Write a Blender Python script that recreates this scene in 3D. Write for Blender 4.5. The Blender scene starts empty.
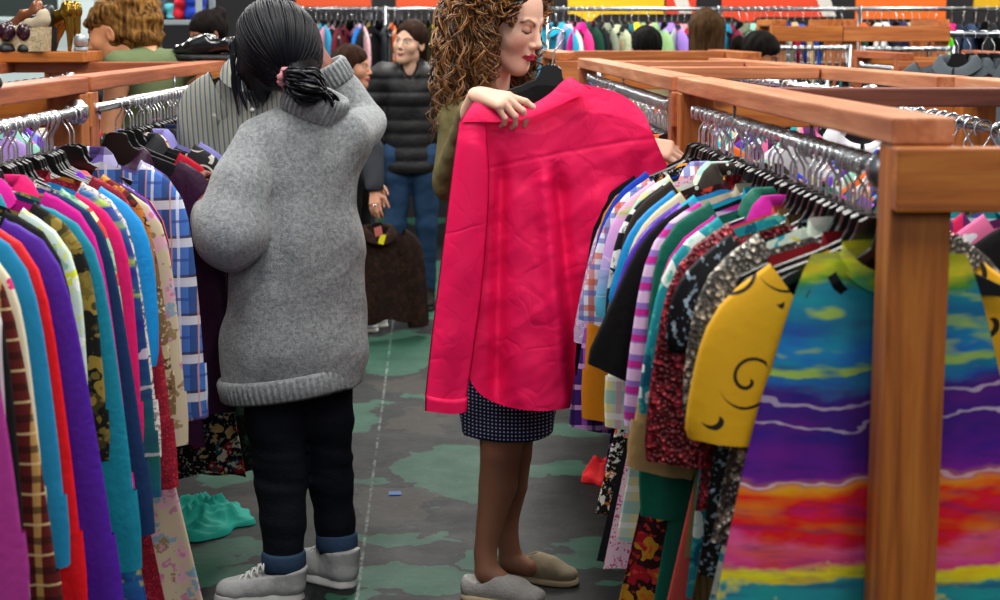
import bpy, bmesh, math, random
import numpy as np
from mathutils import Vector, Matrix, Euler
random.seed(7)
SC = bpy.context.scene
COL = SC.collection
F = 1700.0; HC = 1.55; TH = math.atan(272/1700.0)
PI = math.pi

# ---------------------------------------------------------------- camera
cam = bpy.data.cameras.new('camera')
cam.sensor_width = 36.0; cam.lens = F/1000*36.0
cam.dof.use_dof = True; cam.dof.focus_distance = 4.5; cam.dof.aperture_fstop = 5.6
cam.clip_end = 100
camo = bpy.data.objects.new('camera', cam)
COL.objects.link(camo)
camo.location = (0, 0, HC); camo.rotation_euler = (PI/2 - TH, 0, 0)
SC.camera = camo

def at(px, py, Y):
    """world point seen at a photo position, at the distance Y down the aisle"""
    cx = (px-500)/F; cy = (300-py)/F
    d = Vector((cx, math.cos(TH)+cy*math.sin(TH), -math.sin(TH)+cy*math.cos(TH)))
    k = Y/d.y
    return Vector((d.x*k, Y, HC+d.z*k))

# ---------------------------------------------------------------- objects
def tag(o, label, cat, group=None, kind=None):
    if label: o['label'] = label
    if cat: o['category'] = cat
    if group: o['group'] = group
    if kind: o['kind'] = kind
    return o

def empty(name, loc=(0, 0, 0), rz=0, label=None, cat=None, group=None):
    o = bpy.data.objects.new(name, None); COL.objects.link(o)
    o.empty_display_size = 0.05
    o.location = loc; o.rotation_euler = (0, 0, rz)
    return tag(o, label, cat, group)

def mesh_obj(name, me, parent=None, smooth=True, loc=None):
    o = bpy.data.objects.new(name, me); COL.objects.link(o)
    if parent: o.parent = parent
    if loc is not None: o.location = loc
    return o

def mk(name, V, Fc, mat=None, parent=None, smooth=True, loc=None, cols=None):
    me = bpy.data.meshes.new(name)
    V = np.asarray(V, dtype=np.float32)
    if isinstance(Fc, np.ndarray):
        n = len(Fc); k = Fc.shape[1]
        me.vertices.add(len(V)); me.vertices.foreach_set('co', V.ravel())
        me.loops.add(n*k); me.loops.foreach_set('vertex_index', Fc.astype(np.int32).ravel())
        me.polygons.add(n); me.polygons.foreach_set('loop_start', np.arange(0, n*k, k, dtype=np.int32))
        me.update(calc_edges=True)
    else:
        me.from_pydata(V.tolist(), [], [tuple(f) for f in Fc])
        me.update()
    me.validate()
    if smooth:
        me.polygons.foreach_set('use_smooth', np.ones(len(me.polygons), dtype=bool))
    if mat: me.materials.append(mat)
    if cols is not None:
        ca = me.color_attributes.new('col', 'FLOAT_COLOR', 'POINT')
        ca.data.foreach_set('color', np.asarray(cols, dtype=np.float32).ravel())
    return mesh_obj(name, me, parent, smooth, loc)

class MB:
    """collects shapes of ONE part"""
    def __init__(s): s.V = []; s.F = []
    def add(s, V, Fc):
        n = len(s.V); s.V.extend([tuple(v) for v in V]); s.F.extend([tuple(i+n for i in f) for f in Fc]); return s
    def box(s, c, d, rz=0, bev=0.0, rot=None):
        hx, hy, hz = d[0]/2, d[1]/2, d[2]/2
        R = rot if rot is not None else Matrix.Rotation(rz, 3, 'Z')
        c = Vector(c)
        if bev <= 0:
            P = [Vector((x, y, z)) for x in (-hx, hx) for y in (-hy, hy) for z in (-hz, hz)]
            Fc = [(0, 1, 3, 2), (4, 6, 7, 5), (0, 4, 5, 1), (2, 3, 7, 6), (0, 2, 6, 4), (1, 5, 7, 3)]
            return s.add([c+R@p for p in P], Fc)
        bm = bmesh.new(); bmesh.ops.create_cube(bm, size=1)
        for v in bm.verts: v.co = Vector((v.co.x*d[0], v.co.y*d[1], v.co.z*d[2]))
        bmesh.ops.bevel(bm, geom=bm.edges[:], offset=bev, segments=2, affect='EDGES', profile=.6)
        bm.verts.index_update()
        s.add([c+R@v.co for v in bm.verts], [[v.index for v in f.verts] for f in bm.faces]); bm.free()
        return s
    def beam(s, a, b, w, h, bev=.003):
        a = Vector(a); b = Vector(b); d = b-a; L = d.length
        rz = math.atan2(d.y, d.x); ry = -math.atan2(d.z, math.hypot(d.x, d.y))
        R = (Matrix.Rotation(rz, 3, 'Z') @ Matrix.Rotation(ry, 3, 'Y'))
        return s.box((a+b)/2, (L, w, h), bev=bev, rot=R)
    def tube(s, pts, r, n=8, cap=True):
        V, Fc = tube_np(pts, r, n, cap); return s.add(V.tolist(), Fc)
    def lathe(s, prof, c=(0, 0, 0), n=20, axis=None):
        c = Vector(c); V = []; Fc = []
        R = Matrix.Identity(3) if axis is None else Vector((0, 0, 1)).rotation_difference(Vector(axis)).to_matrix()
        for (r, z) in prof:
            for k in range(n):
                a = 2*PI*k/n; V.append(c+R@Vector((r*math.cos(a), r*math.sin(a), z)))
        for i in range(len(prof)-1):
            for k in range(n):
                k2 = (k+1) % n
                Fc.append((i*n+k, i*n+k2, (i+1)*n+k2, (i+1)*n+k))
        return s.add(V, Fc)
    def prism(s, poly, y0, y1):
        """polygon in x,z extruded along y"""
        n = len(poly)
        V = [(x, y0, z) for x, z in poly]+[(x, y1, z) for x, z in poly]
        Fc = [tuple(range(n)), tuple(range(2*n-1, n-1, -1))]
        Fc += [(i, i+n, (i+1) % n+n, (i+1) % n) for i in range(n)]
        return s.add(V, Fc)
    def build(s, name, mat, parent=None, smooth=False, loc=None):
        return mk(name, np.array([tuple(v) for v in s.V], dtype=np.float32), s.F, mat, parent, smooth, loc)

def tube_np(pts, r, n=8, cap=True):
    P = np.array([tuple(p) for p in pts], dtype=float); m = len(P)
    rr = np.full(m, r, dtype=float) if np.isscalar(r) else np.asarray(r, dtype=float)
    T = np.gradient(P, axis=0); T /= np.linalg.norm(T, axis=1)[:, None]+1e-12
    up = np.array([0, 0, 1.0]) if abs(T[0, 2]) < .9 else np.array([1.0, 0, 0])
    u = np.cross(T[0], up); u /= np.linalg.norm(u)
    V = []
    a = np.arange(n)*2*PI/n
    for i in range(m):
        u = u-T[i]*np.dot(u, T[i]); u /= np.linalg.norm(u)+1e-12
        w = np.cross(T[i], u)
        V.append(P[i]+rr[i]*(np.cos(a)[:, None]*u+np.sin(a)[:, None]*w))
    V = np.concatenate(V)
    Fc = []
    for i in range(m-1):
        for k in range(n):
            k2 = (k+1) % n
            Fc.append((i*n+k, i*n+k2, (i+1)*n+k2, (i+1)*n+k))
    if cap:
        Fc.append(tuple(range(n-1, -1, -1))); Fc.append(tuple(range((m-1)*n, m*n)))
    return V, Fc

def grid_faces(nr, nc, wrap=False):
    f = []
    for i in range(nr-1):
        for j in range(nc if wrap else nc-1):
            j2 = (j+1) % nc
            f.append((i*nc+j, i*nc+j2, (i+1)*nc+j2, (i+1)*nc+j))
    return f

def catmull(P, n):
    P = np.array([tuple(p) for p in P], dtype=float)
    Q = np.vstack([2*P[0]-P[1], P, 2*P[-1]-P[-2]])
    t = np.linspace(0, len(P)-1-1e-9, n); i = t.astype(int); f = (t-i)[:, None]
    p0, p1, p2, p3 = Q[i], Q[i+1], Q[i+2], Q[i+3]
    return .5*((2*p1)+(-p0+p2)*f+(2*p0-5*p1+4*p2-p3)*f*f+(-p0+3*p1-3*p2+p3)*f**3)

def copy_tree(o, parent=None):
    c = o.copy(); COL.objects.link(c)
    if parent is not None: c.parent = parent
    for ch in o.children: copy_tree(ch, c)
    return c

# ---------------------------------------------------------------- materials
def lin(h):
    if isinstance(h, (tuple, list)): return (h[0], h[1], h[2], 1)
    h = h.lstrip('#'); o = []
    for i in (0, 2, 4):
        c = int(h[i:i+2], 16)/255
        o.append(c/12.92 if c <= .04045 else ((c+.055)/1.055)**2.4)
    return (*o, 1)

class NT:
    def __init__(s, name, rough=.8, metal=0, spec=.3, sheen=0):
        s.m = bpy.data.materials.new(name); s.m.use_nodes = True
        s.t = s.m.node_tree; s.b = s.t.nodes['Principled BSDF']
        s.b.inputs['Roughness'].default_value = rough; s.b.inputs['Metallic'].default_value = metal
        s.b.inputs['Specular IOR Level'].default_value = spec
        if sheen:
            s.b.inputs['Sheen Weight'].default_value = sheen; s.b.inputs['Sheen Roughness'].default_value = .5
    def n(s, typ, **kw):
        x = s.t.nodes.new(typ)
        for k, v in kw.items(): setattr(x, k, v)
        return x
    def l(s, a, b): s.t.links.new(a, b)
    def coord(s, sx=1, sy=1, sz=1, rot=(0, 0, 0), loc=(0, 0, 0)):
        tc = s.n('ShaderNodeTexCoord'); mp = s.n('ShaderNodeMapping')
        mp.inputs['Scale'].default_value = (sx, sy, sz); mp.inputs['Rotation'].default_value = rot
        mp.inputs['Location'].default_value = loc
        s.l(tc.outputs['Object'], mp.inputs['Vector']); return mp.outputs['Vector']
    def noise(s, vec, scale=5, detail=3, rough=.5, out='Fac', dist=0):
        x = s.n('ShaderNodeTexNoise'); x.inputs['Scale'].default_value = scale; x.inputs['Detail'].default_value = detail
        x.inputs['Roughness'].default_value = rough; x.inputs['Distortion'].default_value = dist
        s.l(vec, x.inputs['Vector']); return x.outputs[out]
    def voro(s, vec, scale=5, out='Distance', feature='F1', rnd=1):
        x = s.n('ShaderNodeTexVoronoi', feature=feature); x.inputs['Scale'].default_value = scale
        x.inputs['Randomness'].default_value = rnd
        s.l(vec, x.inputs['Vector']); return x.outputs[out]
    def ramp(s, fac, stops, interp='LINEAR'):
        x = s.n('ShaderNodeValToRGB'); e = x.color_ramp.elements; x.color_ramp.interpolation = interp
        while len(e) < len(stops): e.new(.5)
        for i, (p, c) in enumerate(stops): e[i].position = p; e[i].color = lin(c)
        s.l(fac, x.inputs['Fac']); return x.outputs['Color']
    def math(s, op, a, b=None, clamp=False):
        x = s.n('ShaderNodeMath', operation=op, use_clamp=clamp)
        for i, v in enumerate((a, b)):
            if v is None: continue
            if isinstance(v, (int, float)): x.inputs[i].default_value = v
            else: s.l(v, x.inputs[i])
        return x.outputs[0]
    def mix(s, fac, a, b, mode='MIX'):
        x = s.n('ShaderNodeMix', data_type='RGBA', blend_type=mode)
        if isinstance(fac, (int, float)): x.inputs[0].default_value = fac
        else: s.l(fac, x.inputs[0])
        for i, v in ((6, a), (7, b)):
            if isinstance(v, (str, tuple)): x.inputs[i].default_value = lin(v)
            else: s.l(v, x.inputs[i])
        return x.outputs[2]
    def sep(s, vec):
        x = s.n('ShaderNodeSeparateXYZ'); s.l(vec, x.inputs[0]); return x.outputs
    def step(s, v, lo, hi):
        x = s.n('ShaderNodeMapRange'); x.inputs[1].default_value = lo; x.inputs[2].default_value = hi
        s.l(v, x.inputs[0]); return x.outputs[0]
    def bump(s, h, strength=.3, dist=.01):
        x = s.n('ShaderNodeBump'); x.inputs['Strength'].default_value = strength; x.inputs['Distance'].default_value = dist
        s.l(h, x.inputs['Height']); s.l(x.outputs[0], s.b.inputs['Normal']); return s
    def col(s, c):
        if isinstance(c, (str, tuple)): s.b.inputs['Base Color'].default_value = lin(c)
        else: s.l(c, s.b.inputs['Base Color'])
        return s

MC = {}
def cached(f):
    def g(*a, **k):
        key = (f.__name__, repr(a), repr(k))
        if key not in MC: MC[key] = f(*a, **k)
        return MC[key]
    return g

@cached
def m_solid(c, rough=.8, spec=.2, metal=0, sheen=0, bump=.25, bs=60):
    n = NT('cloth', rough, metal, spec, sheen); v = n.coord()
    f = n.noise(v, 9, 3)
    n.col(n.mix(n.math('MULTIPLY', f, .35), c, tuple(x*.62 for x in lin(c)[:3])))
    if bump: n.bump(n.math('ADD', n.noise(v, bs, 4), n.math('MULTIPLY', n.noise(n.coord(1, 1, .45), 14, 3, .55, dist=.8), 2.2)), bump*1.3, .006)
    return n.m
@cached
def m_plain(c, rough=.5, spec=.4, metal=0):
    n = NT('plain', rough, metal, spec); n.col(c); return n.m
@cached
def m_plaid(base, *bands):
    """bands: (axis, period, width, colour, offset)"""
    n = NT('plaid_cloth', .85, 0, .15); v = n.coord()
    w = n.noise(v, 4, 2); o = n.sep(v); c = base
    for i, (ax, per, wid, colr, off) in enumerate(bands):
        q = n.math('ADD', o['XYZ'.index(ax)], n.math('MULTIPLY', w, .012))
        q = n.math('FRACT', n.math('ADD', n.math('DIVIDE', q, per), off+10))
        c = n.mix(n.math('MULTIPLY', n.math('LESS_THAN', q, wid/per), .72), c, colr)
    n.col(c); n.bump(n.noise(v, 50, 3), .25, .004); return n.m
@cached
def m_stripe(base, colr, per, wid, ax='X', colr2=None, tilt=0):
    n = NT('striped_cloth', .8, 0, .2); v = n.coord(rot=(0, tilt, 0)); o = n.sep(v)
    w = n.noise(v, 3, 2)
    q0 = n.math('DIVIDE', n.math('ADD', o['XYZ'.index(ax)], n.math('MULTIPLY', w, .012)), per)
    c = n.mix(n.math('LESS_THAN', n.math('FRACT', n.math('ADD', q0, 20)), wid/per), base, colr)
    if colr2: c = n.mix(n.math('LESS_THAN', n.math('FRACT', n.math('ADD', q0, 20.5)), .6*wid/per), c, colr2)
    n.col(c); n.bump(n.noise(v, 50, 3), .25, .004); return n.m
@cached
def m_dots(base, colr, scale=45, size=.28, rnd=.15):
    n = NT('dotted_cloth', .75, 0, .25); v = n.coord(1, .25, 1)
    d = n.voro(v, scale, rnd=rnd)
    n.col(n.mix(n.math('LESS_THAN', d, size), base, colr)); return n.m
@cached
def m_print(base, cols, scale=14, fill=.42, seed=0, detail=2.0, rough=.75):
    """irregular motifs of several colours on a ground"""
    n = NT('printed_cloth', rough, 0, .2); v = n.coord(1, .5, 1, loc=(seed*3.1, 0, seed*1.7))
    nz = n.noise(v, scale*1.2, 2, out='Color')
    mx = n.n('ShaderNodeVectorMath', operation='MULTIPLY_ADD'); n.l(nz, mx.inputs[0]); mx.inputs[1].default_value = (.07, .07, .07)
    n.l(v, mx.inputs[2]); vv = mx.outputs[0]
    d = n.voro(vv, scale); cc = n.voro(vv, scale, 'Color')
    sp = n.n('ShaderNodeSeparateColor'); n.l(cc, sp.inputs[0])
    st = [(i/len(cols), c) for i, c in enumerate(cols)]
    pc = n.ramp(sp.outputs[0], st, 'CONSTANT')
    pc2 = n.ramp(sp.outputs[1], st[::-1] and [(p, cols[(i+1) % len(cols)]) for i, (p, c) in enumerate(st)], 'CONSTANT')
    c = n.mix(n.math('LESS_THAN', d, fill), base, pc)
    c = n.mix(n.math('LESS_THAN', d, fill*.45), c, pc2)
    fine = n.noise(v, scale*4, 3)
    c = n.mix(n.math('MULTIPLY', n.math('GREATER_THAN', fine, .6), .6), c, cols[-1])
    n.col(c); n.bump(n.noise(v, 45, 3), .2, .004); return n.m
@cached
def m_sequin(base, lite, scale=130, rough=.3):
    n = NT('sequinned_cloth', rough, .35, .6); v = n.coord(1, 1, 1)
    cc = n.voro(v, scale, 'Color'); sp = n.n('ShaderNodeSeparateColor'); n.l(cc, sp.inputs[0])
    n.col(n.ramp(sp.outputs[0], [(0, base), (.72, base), (.9, lite)])); n.bump(n.voro(v, scale), .8, .004); return n.m
@cached
def m_swirl(base, ink, seed=0):
    n = NT('scrolled_cloth', .7, 0, .3); v = n.coord(1, .3, 1, loc=(seed, 0, seed*.7))
    w = n.n('ShaderNodeTexWave', wave_type='RINGS', rings_direction='SPHERICAL')
    vc = n.n('ShaderNodeTexVoronoi', feature='F1'); vc.inputs['Scale'].default_value = 12; vc.inputs['Randomness'].default_value = .8
    n.l(v, vc.inputs['Vector'])
    d = vc.outputs['Distance']
    ps = n.n('ShaderNodeVectorMath', operation='SUBTRACT'); n.l(v, ps.inputs[0]); n.l(vc.outputs['Position'], ps.inputs[1])
    xyz = n.sep(ps.outputs[0])
    ang = n.math('DIVIDE', n.math('ARCTAN2', xyz[2], xyz[0]), 2*PI)
    q = n.math('FRACT', n.math('ADD', n.math('ADD', n.math('MULTIPLY', d, 3.0), ang), 10))
    line = n.math('MULTIPLY', n.math('LESS_THAN', n.math('ABSOLUTE', n.math('SUBTRACT', q, .5)), .085), n.math('LESS_THAN', d, .62))
    n.t.nodes.remove(w)
    blot = n.noise(v, 6, 2)
    n.col(n.mix(line, n.mix(n.math('MULTIPLY', blot, .3), base, tuple(x*.6 for x in lin(base)[:3])), ink)); n.bump(n.noise(v, 60, 3), .2, .004); return n.m
@cached
def m_bands(stops, zlo, zhi, seed=0, amp=.05):
    """horizontal dyed bands, from zlo (0) to zhi (1)"""
    n = NT('tie_dyed_cloth', .6, 0, .3); v = n.coord(1, .4, 1, loc=(seed, 0, 0)); o = n.sep(v)
    w = n.noise(n.coord(3, 1, 6, loc=(seed, 0, 0)), 1.3, 4, .6)
    zz = n.math('ADD', o[2], n.math('MULTIPLY', n.math('SUBTRACT', w, .5), amp*2))
    f = n.step(zz, zlo, zhi)
    c = n.ramp(f, stops)
    st = n.noise(n.coord(4, 1, 26, loc=(seed, 2, 0)), 2.2, 3, .6)
    hue = n.n('ShaderNodeHueSaturation'); n.l(c, hue.inputs['Color']); hue.inputs['Saturation'].default_value = 1.0
    n.l(n.step(n.noise(n.coord(5, 1, 14, loc=(seed, 4, 0)), 2, 2), .2, 1.0), hue.inputs['Hue']);
    hs = n.math('ADD', n.math('MULTIPLY', n.math('SUBTRACT', n.noise(n.coord(5, 1, 14, loc=(seed, 4, 0)), 2, 2), .5), .16), .5)
    n.l(hs, hue.inputs['Hue'])
    c = n.mix(n.math('MULTIPLY', n.step(st, .52, .75), .55), hue.outputs[0], tuple(lin('#2a1a6a')[:3]))
    st2 = n.noise(n.coord(6, 1, 20, loc=(seed+7, 1, 0)), 1.7, 2, .5)
    c = n.mix(n.math('MULTIPLY', n.math('MULTIPLY', n.step(st2, .56, .66), n.math('LESS_THAN', f, .36)), .75), c, '#a8c81c')
    c = n.mix(n.math('MULTIPLY', n.step(n.noise(n.coord(9, 1, 9, loc=(seed, 9, 3)), 1.8, 3, .6), .58, .68), n.math('MULTIPLY', n.math('GREATER_THAN', f, .93), .8)), c, '#e8d818')
    for p_, w_ in ((.445, .007), (.52, .004), (.69, .004)):
        wl = n.math('LESS_THAN', n.math('ABSOLUTE', n.math('SUBTRACT', f, p_)), w_)
        c = n.mix(n.math('MULTIPLY', wl, n.math('MULTIPLY', n.noise(n.coord(), 7, 2), .95)), c, '#e8d8e8')
    n.col(c); n.bump(n.noise(v, 40, 3), .2, .004); return n.m

def make_wood(name, c1, c2, c3, rough=.5):
    n = NT(name, rough, 0, .45)
    g = n.n('ShaderNodeNewGeometry')
    oi = n.n('ShaderNodeObjectInfo')
    tc = n.n('ShaderNodeTexCoord')
    uvm = n.n('ShaderNodeAttribute'); uvm.attribute_name = 'grain'
    mp = n.n('ShaderNodeMapping'); n.l(uvm.outputs['Vector'], mp.inputs['Vector']); mp.inputs['Scale'].default_value = (1.4, 22, 22)
    a = n.noise(mp.outputs[0], 1.6, 5, .6, dist=.6)
    mp2 = n.n('ShaderNodeMapping'); n.l(uvm.outputs['Vector'], mp2.inputs['Vector']); mp2.inputs['Scale'].default_value = (3, 90, 90)
    b = n.noise(mp2.outputs[0], 1.5, 4, .65)
    mp3 = n.n('ShaderNodeMapping'); n.l(uvm.outputs['Vector'], mp3.inputs['Vector']); mp3.inputs['Scale'].default_value = (5, 9, 9)
    k = n.voro(mp3.outputs[0], .55)
    c = n.ramp(a, [(.3, c1), (.52, c2), (.72, c3)])
    c = n.mix(n.math('MULTIPLY', n.step(b, .5, .75), .35), c, tuple(x*.45 for x in lin(c1)[:3]))
    c = n.mix(n.math('MULTIPLY', n.step(k, .11, .05), .7), c, tuple(x*.35 for x in lin(c1)[:3]))
    n.col(c)
    n.l(n.step(b, 0, 1.6), n.b.inputs['Roughness']); n.b.inputs['Roughness'].default_value = rough
    rr = n.math('ADD', n.math('MULTIPLY', b, .35), rough-.15); n.l(rr, n.b.inputs['Roughness'])
    n.bump(b, .15, .002)
    return n.m

def grain(o, axis, off=None):
    """stores grain coordinates: first component runs along the board"""
    me = o.data; n = len(me.vertices); co = np.empty(n*3, np.float32); me.vertices.foreach_get('co', co); co = co.reshape(-1, 3)
    a = np.array(axis, float); a /= np.linalg.norm(a)
    up = np.array([0, 0, 1.0]) if abs(a[2]) < .8 else np.array([1.0, 0, 0])
    b = np.cross(a, up); b /= np.linalg.norm(b); c = np.cross(a, b)
    if off is None: off = [random.uniform(0, 20) for _ in range(3)]
    g = np.stack([co@a+off[0], co@b+off[1], co@c+off[2]], 1).astype(np.float32)
    at_ = me.attributes.new('grain', 'FLOAT_VECTOR', 'POINT'); at_.data.foreach_set('vector', g.ravel())
    return o

M_WOOD = make_wood('stained_wood', '#80401a', '#a85e28', '#bd7840', .5)
M_WOODR = make_wood('reddish_stained_wood', '#7a3a20', '#a2552e', '#b8703f', .5)
M_WOODP = make_wood('pale_stained_wood', '#98532e', '#b57048', '#c88e68', .55)
M_WOODD = make_wood('dark_stained_wood', '#4a2117', '#6b3322', '#84492f', .5)
M_WOODO = make_wood('orange_stained_wood', '#7d3f0e', '#a65c1a', '#bb7629', .5)
M_CHROME = m_plain('#e2e6e8', .27, .5, 1.0)
M_STEEL = m_plain('#8e9499', .3, .5, 1.0)
M_BLACKP = m_plain('#0b0c0e', .28, .5)
M_DARKRAIL = m_plain('#3a3f45', .2, .5, 1.0)
# ---------------------------------------------------------------- the setting
def floor_point(px, py):
    p = at(px, py, 1.0); d = p-Vector((0, 0, HC)); k = -HC/d.z
    return Vector((d.x*k, d.y*k, 0))

def m_floor():
    n = NT('painted_concrete', .6, 0, .18); v = n.coord()
    warp = n.noise(n.coord(), 5.5, 3, out='Color')
    wv = n.n('ShaderNodeVectorMath', operation='MULTIPLY_ADD'); n.l(warp, wv.inputs[0]); wv.inputs[1].default_value = (.34, .5, 0); n.l(v, wv.inputs[2])
    vv = wv.outputs[0]; o = n.sep(vv)
    OFF = (.17, .25)
    base = n.mix(n.noise(v, 2.2, 4), '#0a0e0f', '#151918')
    # painted green patches (photo position of the middle, half width m, half depth m)
    green = None
    spots = [(400, 352, .26, .55), (455, 470, .22, .42), (360, 415, .10, .3), (392, 535, .22, .05), (395, 580, .22, .13), (600, 560, .26, .14), (560, 467, .3, .09), (640, 545, .2, .08), (480, 560, .06, .1),
             (215, 470, .2, .16), (232, 425, .15, .2), (180, 575, .3, .1), (330, 480, .2, .07), (420, 310, .5, .3), (520, 395, .5, .3), (560, 430, .2, .15), (205, 555, .18, .09), (440, 280, .4, .8)]
    for px, py, rx, ry in spots:
        c = floor_point(px, py)
        dx = n.math('DIVIDE', n.math('SUBTRACT', o[0], c.x+OFF[0]), rx); dy = n.math('DIVIDE', n.math('SUBTRACT', o[1], c.y+OFF[1]), ry)
        d = n.math('ADD', n.math('MULTIPLY', dx, dx), n.math('MULTIPLY', dy, dy))
        green = d if green is None else n.math('MINIMUM', green, d)
    far = n.noise(n.coord(1, .6, 1), 1.1, 2)
    sy = n.sep(v)
    fm = n.math('MULTIPLY', n.math('GREATER_THAN', far, .5), n.math('GREATER_THAN', sy[1], 8.0))
    gm = n.math('MAXIMUM', n.math('LESS_THAN', green, 1.0), fm)
    c = n.mix(gm, base, n.mix(n.noise(v, 7, 4), '#14332a', '#2a5442'))
    br = None
    for px, py, rx, ry in [(395, 505, .10, .22), (425, 420, .1, .25), (250, 505, .14, .08), (420, 385, .2, .2), (235, 450, .12, .12)]:
        cc = floor_point(px, py)
        dx = n.math('DIVIDE', n.math('SUBTRACT', o[0], cc.x+OFF[0]), rx); dy = n.math('DIVIDE', n.math('SUBTRACT', o[1], cc.y+OFF[1]), ry)
        d = n.math('ADD', n.math('MULTIPLY', dx, dx), n.math('MULTIPLY', dy, dy)); br = d if br is None else n.math('MINIMUM', br, d)
    c = n.mix(n.math('LESS_THAN', br, 1.0), c, n.mix(n.noise(v, 6, 3), '#1f1d19', '#302e29'))
    # wear and scratches
    sc = n.noise(n.coord(1, .35, 1, rot=(0, 0, .6)), 60, 5, .75)
    c = n.mix(n.math('MULTIPLY', n.step(sc, .62, .8), .45), c, '#8b9693')
    sc2 = n.noise(n.coord(8, .7, 1, rot=(0, 0, .3)), 14, 4, .7)
    c = n.mix(n.math('MULTIPLY', n.step(sc2, .66, .8), .3), c, '#93a09c')
    # slab joint with pale edge
    a = floor_point(392, 330); b = floor_point(357, 598)
    s = (b.x-a.x)/(b.y-a.y)
    jl = n.math('SUBTRACT', sy[0], n.math('ADD', n.math('MULTIPLY', n.math('SUBTRACT', sy[1], a.y), s), a.x))
    wob = n.math('MULTIPLY', n.math('SUBTRACT', n.noise(v, 40, 3), .5), .012)
    ja = n.math('ABSOLUTE', n.math('ADD', jl, wob))
    c = n.mix(n.math('MULTIPLY', n.math('LESS_THAN', ja, .0045), n.math('MULTIPLY', n.step(n.noise(v, 14, 4, .7), .42, .62), .55)), c, '#7d8886')
    p = floor_point(400, 523)
    jb = n.math('ABSOLUTE', n.math('SUBTRACT', sy[1], p.y))
    c = n.mix(n.math('LESS_THAN', jb, .004), c, '#14201f')
    n.col(c)
    n.l(n.math('ADD', n.math('MULTIPLY', n.noise(v, 6, 5, .7), .35), .42), n.b.inputs['Roughness'])
    n.bump(n.noise(v, 30, 5), .12, .01)
    return n.m

def struct(name, V, Fc, mat):
    o = mk(name, V, Fc, mat, smooth=False); o['kind'] = 'structure'; return o

struct('floor', [(-9, -2, 0), (9, -2, 0), (9, 15, 0), (-9, 15, 0)], [(0, 1, 2, 3)], m_floor())

def m_wall(c1, c2, s=2):
    n = NT('painted_wall', .8, 0, .2); v = n.coord(); n.col(n.mix(n.noise(v, s, 3), c1, c2)); n.bump(n.noise(v, 40, 3), .1, .003); return n.m
def slab(name, lo, hi, mat):
    m = MB(); m.box([(a+b)/2 for a, b in zip(lo, hi)], [b-a for a, b in zip(lo, hi)])
    o = m.build(name, mat); o['kind'] = 'structure'; return o
slab('wall_back', (-9, 14.0, 0), (9, 14.2, 4.2), m_wall('#1d1d20', '#2b2a2c'))
slab('wall_left', (-9.2, -2, 0), (-9, 14.2, 4.2), m_wall('#d8dcda', '#c9d0cf'))
slab('wall_right', (9, -2, 0), (9.2, 14.2, 4.2), m_wall('#cfc9bd', '#bdb6a8'))

# ---------------------------------------------------------------- lamps and air
w = bpy.data.worlds.new('hall_light'); SC.world = w; w.use_nodes = True
w.node_tree.nodes['Background'].inputs[0].default_value = (.86, .92, 1.0, 1)
w.node_tree.nodes['Background'].inputs[1].default_value = .09
def lamp(name, loc, sx, sy, power, col=(1, .97, .92)):
    d = bpy.data.lights.new(name, 'AREA'); d.shape = 'RECTANGLE'; d.size = sx; d.size_y = sy; d.energy = power; d.color = col
    o = bpy.data.objects.new(name, d); COL.objects.link(o); o.location = loc
    return o
for x, y, p in ((-.35, 3.4, 58), (-.4, 6.4, 62), (-2.6, 4.6, 60), (2.2, 4.6, 70), (-.2, 9.6, 90), (3.4, 8.6, 100), (-3.2, 8.6, 90), (0, 12.2, 80), (4.2, 11.8, 100), (-3.6, 12, 80), (.9, 1.2, 46)):
    lamp('ceiling_lamp', (x, y, 3.7), .5, 2.0, p*1.16)
fl_ = lamp('front_fill_light', (.2, -1.6, 2.7), 3.2, 1.4, 36, (.95, .97, 1.0)); fl_.rotation_euler = (math.radians(68), 0, 0)  # unseen soft fill added behind the camera to brighten faces and fronts
SC.view_settings.view_transform = 'Standard'
SC.view_settings.look = 'None'
SC.view_settings.gamma = 1.0
SC.view_settings.use_curve_mapping = False
SC.view_settings.exposure = 0.42

# ---------------------------------------------------------------- wooden racks
ZT = 1.427            # top of the racks
ZR = 1.345            # middle of the chrome rails
def seg_rail(root, a, b, dark=False, flange=(True, True)):
    a = Vector(a); b = Vector(b); d = (b-a).normalized()
    m = MB(); m.tube([a, a.lerp(b, .5), b], .0125, 14)
    m.build('rail', M_DARKRAIL if dark is True else M_CHROME, root, True)
    if dark == 'plain': flange = (False, False)
    for e, s, yes in ((a, 1, flange[0]), (b, -1, flange[1])):
        if not yes: continue
        f = MB(); f.lathe([(0, -.001), (.031, -.001), (.032, .004), (.028, .007), (.019, .009), (.017, .022), (.0135, .024)], e, 22, d*s)
        for k in range(3):
            an = k*2*PI/3+.5
            ax = Vector((0, 0, 1)).rotation_difference(d*s).to_matrix()@Vector((.025*math.cos(an), .025*math.sin(an), .007))
            f.lathe([(0, .003), (.003, .002), (.004, 0)], e+ax, 8, d*s)
        f.build('flange', M_CHROME, root, True)

def board(root, name, a, b, w, h, mat, bev=.004):
    m = MB(); m.beam(a, b, w, h, bev); o = m.build(name, mat, root)
    grain(o, Vector(b)-Vector(a)); return o

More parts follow.
